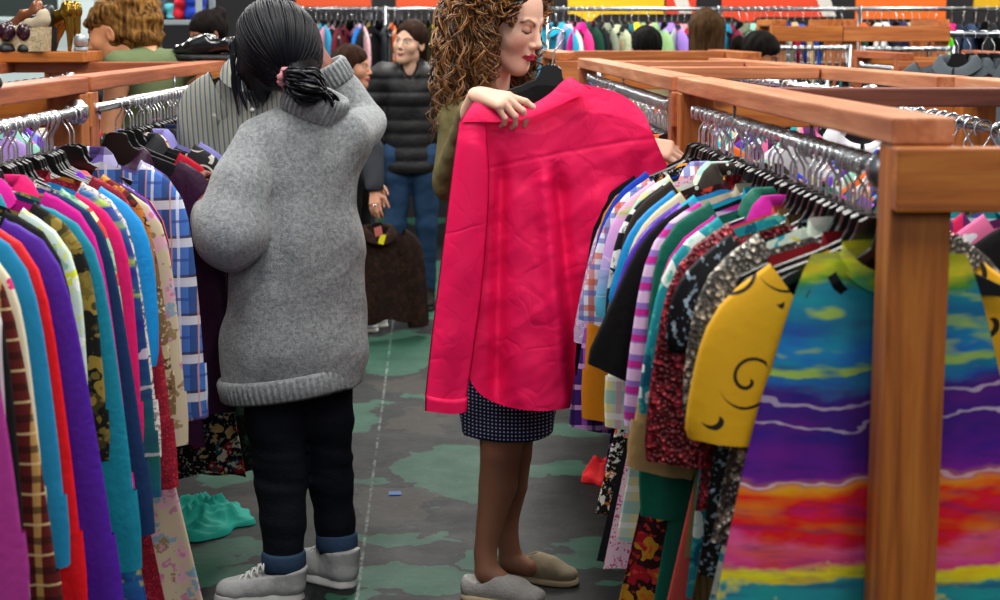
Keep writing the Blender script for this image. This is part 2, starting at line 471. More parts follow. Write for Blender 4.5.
def rack(label, left, right, mats, cross=(), low_cross=(True, True), rails=(), posts=((0, 0), (0, 1), (1, 0), (1, 1)), group='wooden clothes racks', base=None, zt=None, rods=()):
    """left, right: (near, far) points x,y of the two long top boards; cross: distances of flat cross boards"""
    zt = ZT if zt is None else zt
    A, B = [Vector((*p, zt-.019)) for p in left]; C, D = [Vector((*p, zt-.019)) for p in right]
    bx = Vector(((A.x+B.x+C.x+D.x)/4, (A.y+B.y+C.y+D.y)/4, 0))
    r = empty('clothes_rack', bx, 0, label, 'clothes rack', group)
    mt, mc, mp = mats
    L = [A-bx, B-bx, C-bx, D-bx]
    board(r, 'top_board', L[0], L[1], .089, .038, mt); board(r, 'top_board', L[2], L[3], .089, .038, mt)
    for y in cross:
        t = (y-A.y)/(B.y-A.y); p = L[0].lerp(L[1], t); q = L[2].lerp(L[3], t)
        board(r, 'cross_board', p+Vector((.046, 0, .0)), q-Vector((.046, 0, 0)), .089, .038, mc if y < 4 else mt)
    for e, yes in ((0, low_cross[0]), (1, low_cross[1])):
        if yes:
            p, q = L[e], L[2+e]; s = -1 if e == 0 else 1
            board(r, 'cross_board', p+Vector((-.045, s*.025, -.0645)), q+Vector((.045, s*.025, -.0645)), .038, .089, mp if e == 0 else M_WOODO)
    for (sd, e) in posts:
        p = L[sd*2+e]; s = 1 if e == 0 else -1
        zlo = -bx.z
        o = board(r, 'post', Vector((p.x, p.y+s*.0395, 0)), Vector((p.x, p.y+s*.0395, zt-.039)), .086, .086, mp)
    for (a, b, dark) in rails:
        seg_rail(r, Vector(a)-bx, Vector(b)-bx, dark)
    for (x, y, z0, z1) in rods:
        m = MB(); m.tube([(x-bx.x, y-bx.y, z0), (x-bx.x, y-bx.y, z1)], .0035, 8); m.build('support_rod', M_STEEL, r, True)
    return r

RA, RB = Vector((.572, 2.50, ZR)), Vector((.492, 4.30, ZR))      # near right rail
R2A, R2B = Vector((.468, 4.52, ZR)), Vector((.385, 7.0, ZR))     # middle right rail
SA, SB = Vector((1.02, 2.50, ZR)), Vector((1.02, 4.30, ZR))      # second rail of the near right rack
S2A, S2B = Vector((.98, 4.52, 1.372)), Vector((.80, 7.0, 1.372))
LA, LB = Vector((-1.045, 1.9, ZR)), Vector((-1.045, 4.22, ZR))   # near left rail
L2A, L2B = Vector((-1.05, 4.44, ZR)), Vector((-1.04, 6.9, ZR))

rack('near wooden clothes rack on the right with a thick front post', ((.589, 2.37), (.495, 4.36)), ((1.32, 2.37), (1.2, 4.36)), (M_WOODP, M_WOODD, M_WOODO),
     cross=(3.57,), rails=((RA, RB, False), (SA, SB, True)), rods=((.548, 3.0, ZR, ZT-.03), (.515, 3.75, ZR, ZT-.03)))
rack('middle wooden clothes rack on the right, just behind the near right rack', ((.486, 4.42), (.366, 7.1)), ((1.17, 4.42), (.905, 7.1)), (M_WOODP, M_WOODR, M_WOODR),
     cross=(5.5, 6.5), rails=((R2A, R2B, False), (S2A, S2B, False)), rods=((.425, 5.9, ZR, ZT-.03),))
rack('near wooden clothes rack on the left, its board under one black shoe', ((-1.72, 1.75), (-1.72, 4.33)), ((-1.085, 1.75), (-1.085, 4.33)), (M_WOODR, M_WOODR, M_WOOD),
     rails=((LA, LB, False),), rods=())
rack('second wooden clothes rack on the left, the one beside the striped shirt', ((-1.75, 4.40), (-1.85, 7.2)), ((-1.095, 4.40), (-1.09, 7.2)), (M_WOODR, M_WOODR, M_WOODR),
     cross=(6.3,), rails=((L2A, L2B, 'plain'), (Vector((-1.70, 4.5, ZR)), Vector((-1.79, 7.1, ZR)), False)), rods=((-1.045, 5.5, ZR, ZT-.03),))
# ---------------------------------------------------------------- hangers and garments
def hanger_meshes():
    half = [(x, z-.016) for x, z in [(0, -.060), (.018, -.060), (.030, -.066), (.036, -.084), (.046, -.100), (.085, -.118), (.150, -.142), (.196, -.163), (.205, -.174), (.200, -.182), (.188, -.178), (.140, -.158), (.080, -.134), (.040, -.116), (.020, -.112), (0, -.112)]]
    poly = half+[(-x, z) for x, z in half[::-1][1:-1]]
    poly = poly[::-1]
    m = MB()
    # bevelled plate: outline inset on both faces
    n = len(poly); cx, cz = 0, -.12
    P = np.array(poly)
    T = np.roll(P, -1, 0)-np.roll(P, 1, 0); N = np.stack([T[:, 1], -T[:, 0]], 1); N /= np.linalg.norm(N, axis=1)[:, None]
    area = .5*np.sum(P[:, 0]*np.roll(P[:, 1], -1)-np.roll(P[:, 0], -1)*P[:, 1])
    if area < 0: N = -N
    IN = P-N*.0018
    rings = [(IN, -.0048), (P, -.0025), (P, .0025), (IN, .0048)]
    V = [(x, y, z) for Q, y in rings for x, z in Q]
    Fc = []
    for r in range(3):
        for i in range(n):
            Fc.append((r*n+i, r*n+(i+1) % n, (r+1)*n+(i+1) % n, (r+1)*n+i))
    k = len(half)-1
    for r, flip in ((0, False), (3, True)):
        for i in range(k):
            a, b = i, i+1; c, d = (n-i-1) % n+0, (n-i) % n
            q = (r*n+a, r*n+b, r*n+((n-b) % n), r*n+((n-a) % n))
            q = tuple(dict.fromkeys(q))
            if len(q) >= 3: Fc.append(q if not flip else q[::-1])
    m.add(V, Fc)
    body = m.build('plate', M_BLACKP, None); me = body.data; bpy.data.objects.remove(body)
    R = .0195; cz = .0145-R
    pts = [(-R*math.cos(math.radians(-35+4)), 0, cz+R*math.sin(math.radians(-35)))]
    pts = [(-R*math.cos(a), 0, cz+R*math.sin(a)) for a in np.linspace(math.radians(-40), math.radians(205), 18)]
    pts += [(.012, 0, cz-.020), (.004, 0, cz-.032), (0, 0, cz-.042), (0, 0, -.06), (0, 0, -.101)]
    h = MB(); h.tube(catmull(pts, 44), .0024, 7)
    ho = h.build('hook', M_CHROME, None, True); mh = ho.data; bpy.data.objects.remove(ho)
    return me, mh
HB, HH = hanger_meshes()
HWIDE = {}
def hanger(loc, rz, label, group, width=1.0, blue=None):
    r = empty('clothes_hanger', loc, rz, label, 'clothes hanger', group)
    o = mesh_obj('plate', HB, r); o.scale = (width, 1, 1)
    h = mesh_obj('hook', HH, r); h.rotation_euler = (0, 0, random.choice((0, PI)))
    return r

def fold_fn(rng, amp, n=4):
    ks = [(rng.uniform(3, 15), rng.uniform(0, 6.28), rng.uniform(-2.0, 2.0), rng.uniform(.4, 1)/(1+.12*i)) for i in range(n)]
    def f(u, v):
        s = 0
        for k, p, t, a in ks: s = s+a*np.sin(k*u+p+t*v)
        return amp*s/2.2
    return f

def body_mesh(s, rng, nu=30, nv=26):
    W, L, hem = s['W'], s['L'], s['hem']; nk = s['neck']; sl = s['slope']; T = s['T']
    u = np.sin(np.linspace(-1, 1, nu)*PI/2*.93)/np.sin(PI/2*.93)
    z0 = -s['drop']
    rows = []
    fold = fold_fn(rng, s['fold']); f2 = fold_fn(rng, s['fold']*.5)
    vs = np.linspace(0, 1, nv)**1.0
    for side in (-1, 1):      # -1 is the front (towards the camera)
        G = np.zeros((nv, nu, 3))
        for i, v in enumerate(vs):
            Ws = W*s.get('ws', 1)
            if v < .28: w = Ws+(s['chest']-Ws)*(v/.28)**.8
            else: w = s['chest']+(hem-s['chest'])*((v-.28)/.72)**s.get('hp', 1.0)
            x = u*w
            ax = np.abs(u)*Ws
            dip = (s['dipf'] if side < 0 else s['dipb'])
            zt = np.where(ax < nk, -dip*np.clip(1-(ax/nk)**2, 0, 1)**.5, -sl*(ax-nk)-.10*np.clip(ax-nk-.13, 0, 1)**1)
            zb = -L+s['tail']*np.abs(u)**2.2-.012*np.sin(u*6+s['seed'])
            z = z0+zt*(1-v)**1.0+zb*v if s['tail'] < 0 else z0+zt*(1-v)+zb*v
            prof = np.sqrt(np.clip(1-u**2, 0, 1))
            t = T*(.35+.65*min(1, v*4))
            if v < .02: t = np.where(ax < nk, T*1.3, .004)
            y = side*t*prof+fold(u, v)*(.15+.85*v)+f2(u*1.3, v)*side*min(1, v*3)
            G[i] = np.stack([x, y, np.broadcast_to(z, x.shape)], 1)
        rows.append(G)
    ring = np.concatenate([rows[0], rows[1][:, ::-1]], axis=1)
    return ring.reshape(-1, 3), np.array(grid_faces(nv, 2*nu, True))

def sleeve_mesh(s, rng, sg, n=16, nr=14):
    W = s['W']*s.get('ws', 1); nk = s['neck']; z0 = -s['drop']
    zs = z0-s['slope']*(W-nk)-.10*max(0, W-nk-.13)
    SL = s['sl']; fl = s['flare']*sg
    a = np.array([sg*(W-.055), 0, zs-.035]); b = np.array([sg*(W+.008), .0, zs-.085])
    c = np.array([sg*(W+.018)+fl*SL*.45, s['sy'], zs-.09-SL*.45]); d = np.array([sg*(W+.008)+fl*SL, s['sy']*1.6, zs-.06-SL])
    P = catmull([a, b, c, d], nr)
    Tn = np.gradient(P, axis=0); Tn /= np.linalg.norm(Tn, axis=1)[:, None]
    fold = fold_fn(rng, s['fold']*.8)
    an = np.arange(n)*2*PI/n
    V = []
    for i in range(nr):
        t = i/(nr-1); yv = np.array([0, 1.0, 0]); xv = np.cross(yv, Tn[i])
        wide = (.085+(s['cuffw']-.085)*t)*(1 if t < .93 or s['cuff'] is None else .92)
        th = s['T']*(.7+.5*math.sin(min(1, t*1.2)*PI*.6))+.004
        q = np.cos(an)*wide; e = np.sin(an)*th
        V.append(P[i]+q[:, None]*xv+(e+fold(np.cos(an), t)*t)[:, None]*yv)
    return np.concatenate(V), np.array(grid_faces(nr, n, True))

def ribbon_ring(prof, rx, ry, cz, a0, a1, n=26, zf=0.0):
    """profile (dr, dz) swept round an ellipse; zf: how much it drops towards the front (-y)"""
    V = []; A = np.linspace(a0, a1, n)
    for a in A:
        fr = max(0, -math.sin(a))
        for dr, dz in prof:
            V.append(((rx+dr)*math.cos(a), (ry+dr*.7)*math.sin(a), cz+dz-zf*fr**1.5))
    return np.array(V), np.array(grid_faces(n, len(prof)))

def garment(name, loc, rz, mat, label, cat, group=None, sl=.18, L=.66, W=.205, hem=.22, chest=None, collar='shirt', flare=.12, T=.013, fold=.0095, neck=.07, slope=.34, tail=.0, sleeve_mat=None,
            collar_mat=None, buttons=None, cuff=True, cuffw=None, drop=.097, seed=None, front=-1, dipf=.06, hp=1.0, sy=0, ws=1.0, detail=1, trim=None, both=True):
    seed = seed if seed is not None else random.randint(0, 99999)
    W *= .92*random.uniform(.95, 1.04); flare *= .6*random.uniform(.7, 1.25); drop += random.uniform(.012, .030); slope *= random.uniform(.85, 1.2)
    if cuffw: cuffw *= .85
    rng = random.Random(seed)
    s = dict(W=W, L=L, hem=hem, chest=chest or W*.98, neck=neck, slope=slope, T=T, fold=fold, tail=tail, drop=drop, seed=seed, dipf=dipf, dipb=.012, sl=sl, flare=flare, cuffw=cuffw or (.052 if sl > .35 else .068), cuff=cuff, hp=hp, sy=sy, ws=ws)
    r = empty(name, loc, rz+(0 if front < 0 else PI), label, cat, group)
    V, Fc = body_mesh(s, rng); mk('body', V, Fc, mat, r)
    if sl > 0:
        for sg in (-1, 1):
            V, Fc = sleeve_mesh(s, rng, sg); so = mk('sleeve', V, Fc, sleeve_mat or mat, r)
            if sl > .35 and cuff:
                i0 = len(V)-16*3; c = V[i0:].copy(); mid = c.mean(0)
                c2 = mid+(c-mid)*1.1; co = mk('cuff', c2, np.array(grid_faces(3, 16, True)), sleeve_mat or mat, so)
    cm = collar_mat or mat
    if collar == 'shirt':
        prof = [(0, -.012), (-.004, .014), (.0, .032), (.012, .034), (.028, .018), (.040, -.010)]
        V, Fc = ribbon_ring(prof, neck*.92, .030, -drop-.004, math.radians(-86), math.radians(266), 28, .05)
        mk('collar', V, Fc, cm, r)
    elif collar == 'band':
        V, Fc = ribbon_ring([(.003, -.014), (.0, .004), (-.002, .018)], neck*.98, .024, -drop-.004, math.radians(-90), math.radians(270), 28, dipf*.9)
        mk('collar', V, Fc, cm, r)
    if buttons:
        pv = MB(); zt = -drop-dipf-.02; zb = -drop-L+.02
        ys = -T-.004
        n_ = 7
        fr = fold_fn(random.Random(seed), fold)
        pl = [(0, ys+float(fr(0.0, (k/9))*(.15+.85*k/9))-.003, zt+(zb-zt)*k/9) for k in range(10)]
        V = []; 
        for p in pl: V += [(p[0]-.014, p[1], p[2]), (p[0]+.014, p[1], p[2])]
        po = mk('placket', np.array(V), np.array(grid_faces(10, 2)), mat, r)
        for k in range(n_):
            q = np.array(pl[0])+(np.array(pl[-1])-np.array(pl[0]))*(k+.4)/n_
            j = min(8, int((k+.4)/n_*9)); q[1] = pl[j][1]-.003
            b = MB(); b.lathe([(0, -.0015), (.0055, -.0015), (.006, 0), (.005, .002), (0, .0016)], tuple(q), 12, (0, -1, 0)); b.build('button', buttons, po, True)
    return r

def on_rail(A, B, y):
    t = (y-A.y)/(B.y-A.y); return A.lerp(B, t)

USED = {}
def uniq(label, cat):
    USED.setdefault(label, 0); USED[label] += 1
    return label

def rail_of(specs, A, B, place, hgroup, hlabel, group, jx=.006, yaw=.05, side='left'):
    """specs: (distance, name, description, category, material, options)"""
    rng = random.Random(hash(place) % 1000 if False else len(place)*7)
    n = len(specs)
    for i, (y, nm, desc, cat, mat, kw) in enumerate(specs):
        p = on_rail(A, B, y); p.x += rng.uniform(-jx, jx)
        a = rng.uniform(-yaw, yaw)+kw.pop('rz', 0)
        prev = specs[i-1][2] if i else None; nxt = specs[i+1][2] if i+1 < n else None
        lab = kw.pop('label', None) or f'{desc} hanging on the {place}'
        if side == 'right' or 'right' in place:
            if nm != 'shirt' or i % 3 == 1: kw.setdefault('collar', ('none', 'band')[i % 2])
        if place == 'near right rail':
            kw['W'] = kw.get('W', .205)*.92; kw['flare'] = kw.get('flare', .12)*1.75
        if place == 'near left rail': kw['W'] = kw.get('W', .205)*.96
        hw = kw.pop('hw', None)
        if not kw.pop('nohang', False):
            hanger((p.x, y, A.z), a, hlabel, hgroup, width=hw or kw.get('W', .205)/.212)
        garment(nm, (p.x, y, A.z), a, mat, lab, cat, group, **kw)
# ---------------------------------------------------------------- clothes on the four near rails
def S(c, **k): return m_solid(c, **k)
TIE = m_bands([(0, '#8a9a1a'), (.05, '#c8c020'), (.085, '#3a8a2a'), (.11, '#0e7f9a'), (.2, '#0c6f96'), (.3, '#1273b8'), (.34, '#0e7f92'), (.385, '#1a62a8'), (.42, '#3a1278'), (.55, '#45107e'), (.67, '#6a1190'), (.71, '#e88a10'), (.74, '#e23a0c'),
               (.86, '#dc2410'), (.89, '#e05a86'), (.935, '#d63a7a'), (.955, '#e9d714'), (.985, '#d9cc20'), (1, '#1f8f98')][::1], -.115, -.625, 3, .065)
right = [
 (2.50, 'dress', 'rainbow tie-dyed sleeveless dress', 'dress', TIE, dict(sl=0, L=.63, W=.135, chest=.17, hem=.262, collar='band', neck=.072, dipf=.05, T=.014, fold=.008, slope=.12, hw=.6, label='rainbow tie-dyed sleeveless dress at the front of the right rail behind the wooden post', hp=.8)),
 (2.56, 'jacket', 'mustard yellow jacket', 'jacket', m_swirl('#d8a20e', '#1c1508'), dict(sl=.185, L=.46, W=.195, chest=.18, hem=.20, cuffw=.088, flare=.17, slope=.5, collar='none', label='mustard yellow jacket with black scroll pattern behind the tie-dyed dress', collar_mat=None)),
 (2.61, 'blouse', 'dark red blouse', 'blouse', S('#7a0f1a'), dict(sl=0, L=.64, hem=.23, collar='band', W=.18)),
 (2.66, 'top', 'silver sequinned top', 'top', m_sequin('#4e4b46', '#cfc6b4'), dict(sl=.22, L=.5, W=.195, cuffw=.075, flare=.2, collar='none')),
 (2.71, 'dress', 'pale blue and yellow print dress', 'dress', m_print('#cfe0d0', ['#d8d24a', '#2a4d9a', '#3aa8b8', '#f0eee0'], 22, .4, 1), dict(sl=0, L=.78, W=.17, hem=.25, collar='band')),
 (2.77, 'cardigan', 'black beaded cardigan', 'cardigan', m_print('#0c0c10', ['#38404a', '#0e0e12', '#9ab0c0'], 26, .25, 2, rough=.5), dict(sl=.1, L=.6, W=.215, collar='band')),
 (2.82, 'top', 'crimson sequinned top', 'top', m_sequin('#5e0614', '#c83a48'), dict(sl=.32, L=.5, W=.21, cuffw=.08, flare=.16, collar='none')),
 (2.88, 'trousers', 'olive brown corduroy dress', 'dress', m_stripe('#4a3a1e', '#5e4a28', .012, .006), dict(sl=0, L=.84, W=.18, hem=.24, collar='band', cat_='x')),
 (2.93, 'blouse', 'aqua and white batik blouse', 'blouse', m_print('#1d8f9c', ['#d8e8e0', '#0c5f78', '#5ac0b0'], 18, .45, 3), dict(sl=.26, L=.7, W=.21, flare=.2)),
 (2.98, 'blouse', 'tan satin blouse', 'blouse', S('#a88a5a', rough=.45), dict(sl=.36, L=.62, W=.212, flare=.17, cuffw=.07)),
 (3.03, 'dress', 'salmon dress with dark leaf print', 'dress', m_print('#d0524a', ['#1e2018', '#262a20', '#d0524a'], 9, .34, 4), dict(sl=0, L=.80, W=.18, hem=.262, collar='band')),
 (3.08, 'shirt', 'magenta long sleeved shirt', 'shirt', S('#b0128a'), dict(sl=.36, L=.5, W=.213, flare=.15, cuffw=.06)),
 (3.14, 'shirt', 'emerald green long shirt', 'shirt', S('#04604c', rough=.6), dict(sl=.5, L=.90, W=.2, hem=.26, flare=.1, cuffw=.06, tail=.05)),
 (3.19, 'blouse', 'lavender and pink striped blouse', 'blouse', m_stripe('#8f6fc0', '#d8b8dc', .05, .022, 'Z', '#c02a90'), dict(sl=.34, L=.55, W=.212, flare=.16)),
 (3.25, 'tee_shirt', 'plain black tee shirt', 'shirt', S('#08080a', rough=.9), dict(sl=.25, L=.6, W=.215, flare=.36, cuffw=.1, collar='none', T=.016)),
 (3.30, 'blouse', 'turquoise and violet swirled blouse', 'blouse', m_print('#1a9fc0', ['#6a3ab8', '#1a70c8', '#50c8c8', '#a050c0'], 10, .5, 5), dict(sl=.2, L=.56, W=.21)),
 (3.35, 'blouse', 'glossy purple satin blouse', 'blouse', S('#4a1f9e', rough=.35, spec=.5), dict(sl=.2, L=.6, W=.22, flare=.35, cuffw=.09)),
 (3.40, 'blouse', 'cream cap sleeved blouse', 'blouse', S('#cfc3a4'), dict(sl=.17, L=.6, W=.212, flare=.22)),
 (3.45, 'top', 'bright sky blue top', 'top', S('#1486c8', rough=.5), dict(sl=.16, L=.55, W=.212, flare=.25)),
 (3.50, 'dress', 'dark red and gold floral dress', 'dress', m_print('#2c0a12', ['#a01422', '#c08a1e', '#5a0c1a', '#d0402a'], 20, .45, 6), dict(sl=0, L=.97, W=.18, hem=.285, collar='band')),
 (3.55, 'blouse', 'grey taupe blouse', 'blouse', S('#55504c'), dict(sl=.24, L=.56, W=.21, flare=.24)),
 (3.60, 'shirt', 'brown shirt with white dots', 'shirt', m_dots('#241a12', '#e4e0d4', 46, .22, .5), dict(sl=.2, L=.58, W=.2)),
 (3.65, 'blouse', 'black blouse with white blossoms', 'blouse', m_print('#0c0d12', ['#d8dce0', '#aab2ba', '#0c0d12'], 13, .36, 7), dict(sl=.22, L=.62, W=.214, flare=.22)),
 (3.70, 'shirt', 'pastel plaid long shirt', 'shirt', m_plaid('#c8d8c4', ('X', .075, .03, '#e6d88a', 0), ('Z', .085, .03, '#86c4c0', .2), ('X', .075, .012, '#d89ab0', .5), ('Z', .085, .014, '#f0f0ea', .6)), dict(sl=.46, L=.82, W=.208, hem=.262, flare=.14)),
 (3.75, 'blouse', 'pink and lilac shaded blouse', 'blouse', m_bands([(0, '#e8a0c8'), (.4, '#c89ae0'), (.7, '#58b8d8'), (1, '#3aa0c0')], -.15, -.5, 1), dict(sl=.22, L=.58, W=.215, flare=.26)),
 (3.80, 'dress', 'white dress with tiny pink sprigs', 'dress', m_print('#e8c8d8', ['#b81a6a', '#d04a90', '#e8c8d8'], 60, .42, 8), dict(sl=0, L=.93, W=.18, hem=.272, collar='band')),
 (3.85, 'shirt', 'white red and blue plaid shirt', 'shirt', m_plaid('#d4d4e0', ('X', .06, .014, '#b83a2a', 0), ('Z', .06, .014, '#c0502e', .2), ('X', .06, .014, '#38509c', .4), ('Z', .06, .012, '#4a60b0', .6)), dict(sl=.25, L=.6, W=.218, flare=.3, cuffw=.085)),
 (3.90, 'skirt', 'charcoal grey long skirt', 'skirt', S('#1c1d22'), dict(sl=0, L=.93, W=.17, hem=.28, collar='none')),
 (3.94, 'blouse', 'royal blue blouse', 'blouse', S('#0f3aa8'), dict(sl=.22, L=.56, W=.216, flare=.26)),
 (3.98, 'dress', 'black and white zigzag dress', 'dress', m_print('#12100f', ['#e8e4da', '#c86a1e', '#e8e4da'], 34, .4, 9), dict(sl=0, L=.86, W=.18, hem=.277, collar='band')),
 (4.02, 'shirt', 'mustard orange long sleeved shirt', 'shirt', S('#d0800e'), dict(sl=.48, L=.66, W=.21, flare=.16, cuffw=.06, drop=.125)),
 (4.07, 'shirt', 'purple plaid shirt', 'shirt', m_plaid('#3a1a68', ('X', .05, .014, '#b05ac0', 0), ('Z', .05, .012, '#d0a0d8', .2), ('X', .05, .008, '#14102a', .5)), dict(sl=.5, L=.72, W=.21, hem=.25, flare=.2, drop=.14)),
 (4.12, 'blouse', 'pale lavender lace blouse', 'blouse', m_print('#c8b0d8', ['#e8e0f0', '#9a80b8', '#f0e8f4'], 50, .4, 10), dict(sl=.3, L=.6, W=.21, flare=.2, drop=.14)),
 (4.17, 'coat', 'black velvet coat', 'coat', S('#0a0a0e', rough=.95), dict(sl=.42, L=.7, W=.225, flare=.2, slope=.5, drop=.12)),
]
right2 = []
for sp in right:
    sp[5].pop('cat_', None)
fix = {'olive brown corduroy dress': 'dress'}
right = [(a, fix.get(d, n), d, c, m, k) for a, n, d, c, m, k in right]
rail_of(right, RA, RB, 'near right rail', 'black hangers on the near right rail', 'black plastic hanger with wire hook on the near right rail', 'clothes on the near right rail')

left = [
 (2.44, 'shirt', 'tomato red shirt', 'shirt', S('#c4202a'), dict(sl=.52, L=.84, W=.21, flare=.1)),
 (2.52, 'shirt', 'mauve pink long sleeved shirt', 'shirt', S('#a8358c'), dict(sl=.46, L=.66, W=.215, flare=.24, cuffw=.075, T=.018)),
 (2.60, 'shirt', 'black and white striped shirt', 'shirt', m_stripe('#101012', '#d0d0d0', .03, .008), dict(sl=.55, L=.8, W=.21, flare=.16)),
 (2.67, 'shirt', 'brown red tartan flannel shirt', 'shirt', m_plaid('#5a1e1c', ('X', .05, .012, '#c8a05a', 0), ('Z', .05, .012, '#2a1412', .2), ('Z', .05, .004, '#d8c08a', .6)), dict(sl=.6, L=.86, W=.21, flare=.2)),
 (2.74, 'blouse', 'cream blouse with pink roses', 'blouse', m_print('#d8d0b4', ['#d01e6a', '#e07aa0', '#8a9a5a', '#d8d0b4'], 18, .42, 11), dict(sl=.44, L=.7, W=.212, flare=.22)),
 (2.82, 'shirt', 'sky blue long sleeved shirt', 'shirt', S('#1c7fae'), dict(sl=.5, L=.72, W=.212, flare=.2)),
 (2.89, 'dress', 'scarlet red long dress', 'dress', S('#e01420', rough=.55), dict(sl=.6, L=.98, W=.212, hem=.30, flare=.24)),
 (2.97, 'shirt', 'deep violet shirt', 'shirt', S('#4c1c9a', rough=.6), dict(sl=.64, L=.9, W=.212, hem=.27, flare=.25)),
 (3.04, 'jacket', 'plain black jacket', 'jacket', S('#0d0e12'), dict(sl=.66, L=.9, W=.214, hem=.265, flare=.25, T=.017)),
 (3.11, 'blouse', 'white and mint print blouse', 'blouse', m_print('#c8dcd4', ['#e8f0ec', '#8ab8a8', '#d8e040'], 18, .4, 12), dict(sl=.4, L=.7, W=.205)),
 (3.17, 'blouse', 'black blouse with gold paisley', 'blouse', m_print('#0f0f0c', ['#6a5a26', '#3a3416', '#8a7430'], 19, .45, 13), dict(sl=.4, L=.8, W=.212, hem=.25, flare=.26)),
 (3.23, 'shirt', 'teal cotton shirt with open cuff', 'shirt', S('#10809a', rough=.7), dict(sl=.62, L=.92, W=.213, hem=.28, flare=.26, cuffw=.08, T=.017)),
 (3.30, 'shirt', 'hot pink shirt', 'shirt', S('#c8128a'), dict(sl=.62, L=.94, W=.214, hem=.27, flare=.25)),
 (3.36, 'shirt', 'navy blue shirt', 'shirt', S('#12305a'), dict(sl=.6, L=.94, W=.21, hem=.28, flare=.24)),
 (3.42, 'blouse', 'green and yellow patterned blouse', 'blouse', m_print('#9ac0a0', ['#d8b040', '#c83a3a', '#e0d8a0', '#3a8a70'], 17, .5, 14), dict(sl=.44, L=.7, W=.212, flare=.2)),
 (3.48, 'shirt', 'raspberry pink cotton shirt', 'shirt', S('#d8186a'), dict(sl=.45, L=.6, W=.214, flare=.2)),
 (3.53, 'dress', 'blue and green shaded dress', 'dress', m_bands([(0, '#1c4a9a'), (.4, '#123a78'), (.7, '#0c5a50'), (1, '#1a5aa0')], -.1, -.95, 5), dict(sl=.56, L=.98, W=.21, hem=.29, flare=.22)),
 (3.59, 'blouse', 'white blouse with grey sprigs', 'blouse', m_print('#d0c8c4', ['#8a7a80', '#b8a8a8', '#5a4a50'], 45, .42, 15), dict(sl=.5, L=.7, W=.212, flare=.2)),
 (3.65, 'top', 'bright cyan blue top', 'top', S('#1a8fd8', rough=.5), dict(sl=.3, L=.6, W=.212, flare=.2)),
 (3.70, 'dress', 'crimson lace long dress', 'dress', m_print('#7a0c22', ['#9a1830', '#5a0818', '#a82a3c'], 60, .4, 16), dict(sl=.6, L=1.04, W=.213, hem=.30, flare=.22)),
 (3.76, 'dress', 'ochre and black trimmed dress', 'dress', m_print('#a8662a', ['#1a1412', '#c88a3a', '#6a1414'], 26, .4, 17), dict(sl=.3, L=.9, W=.208)),
 (3.81, 'blouse', 'brown and cream leaf print blouse', 'blouse', m_print('#6a5236', ['#a89878', '#4a3420', '#c8b898'], 26, .5, 18), dict(drop=.12, sl=.42, L=.7, W=.213, flare=.2)),
 (3.86, 'dress', 'cream floral long dress with pink and blue blooms', 'dress', m_print('#b8ab90', ['#b07890', '#7a98a8', '#8a7450', '#c89aa8'], 26, .48, 19), dict(drop=.14, sl=.5, L=1.0, W=.212, hem=.34, flare=.22, hp=.9)),
 (3.89, 'blouse', 'dark brown blouse with white dots', 'blouse', m_dots('#1e1712', '#d8d2c4', 40, .2, .6), dict(drop=.13, sl=.44, L=.66, W=.205, flare=.22)),
 (3.925, 'shirt', 'vivid purple shirt', 'shirt', S('#6a1ab0'), dict(drop=.135, sl=.5, L=.66, W=.212, flare=.2)),
 (3.955, 'shirt', 'black and plum colour block shirt', 'shirt', m_plaid('#14222c', ('Z', .16, .05, '#4a1040', .1), ('X', .2, .06, '#c8bcc0', .3)), dict(drop=.13, sl=.5, L=.7, W=.213, flare=.2, buttons=M_BLACKP)),
 (4.00, 'shirt', 'coral pink shirt', 'shirt', S('#e0555a', rough=.7), dict(sl=.52, L=.70, W=.198, flare=.10, drop=.135)),
 (4.19, 'shirt', 'violet and white checked shirt', 'shirt', m_plaid('#5a4a8a', ('X', .08, .03, '#a8a4c4', 0), ('Z', .08, .03, '#2a1c40', .2), ('X', .08, .006, '#e8e0f0', .6)), dict(sl=.55, L=.8, W=.208, flare=.20, drop=.10)),
 (4.13, 'shirt', 'blue and white plaid shirt', 'shirt', m_plaid('#3f68b0', ('X', .058, .018, '#24375f', 0), ('Z', .095, .016, '#3a2a2e', .2), ('Z', .095, .022, '#d0d4dc', .34), ('X', .058, .007, '#c8d4e8', .45), ('Z', .095, .007, '#2a4488', .7), ('X', .058, .004, '#c08a7a', .7)), dict(drop=.085, sl=.52, L=.78, W=.216, flare=.15, T=.018, cuffw=.08, buttons=M_BLACKP, label='blue and white plaid flannel shirt at the far end of the near left rail')),
]
rail_of(left, LA, LB, 'near left rail', 'black hangers on the near left rail', 'black plastic hanger with wire hook on the near left rail', 'clothes on the near left rail', side='right')

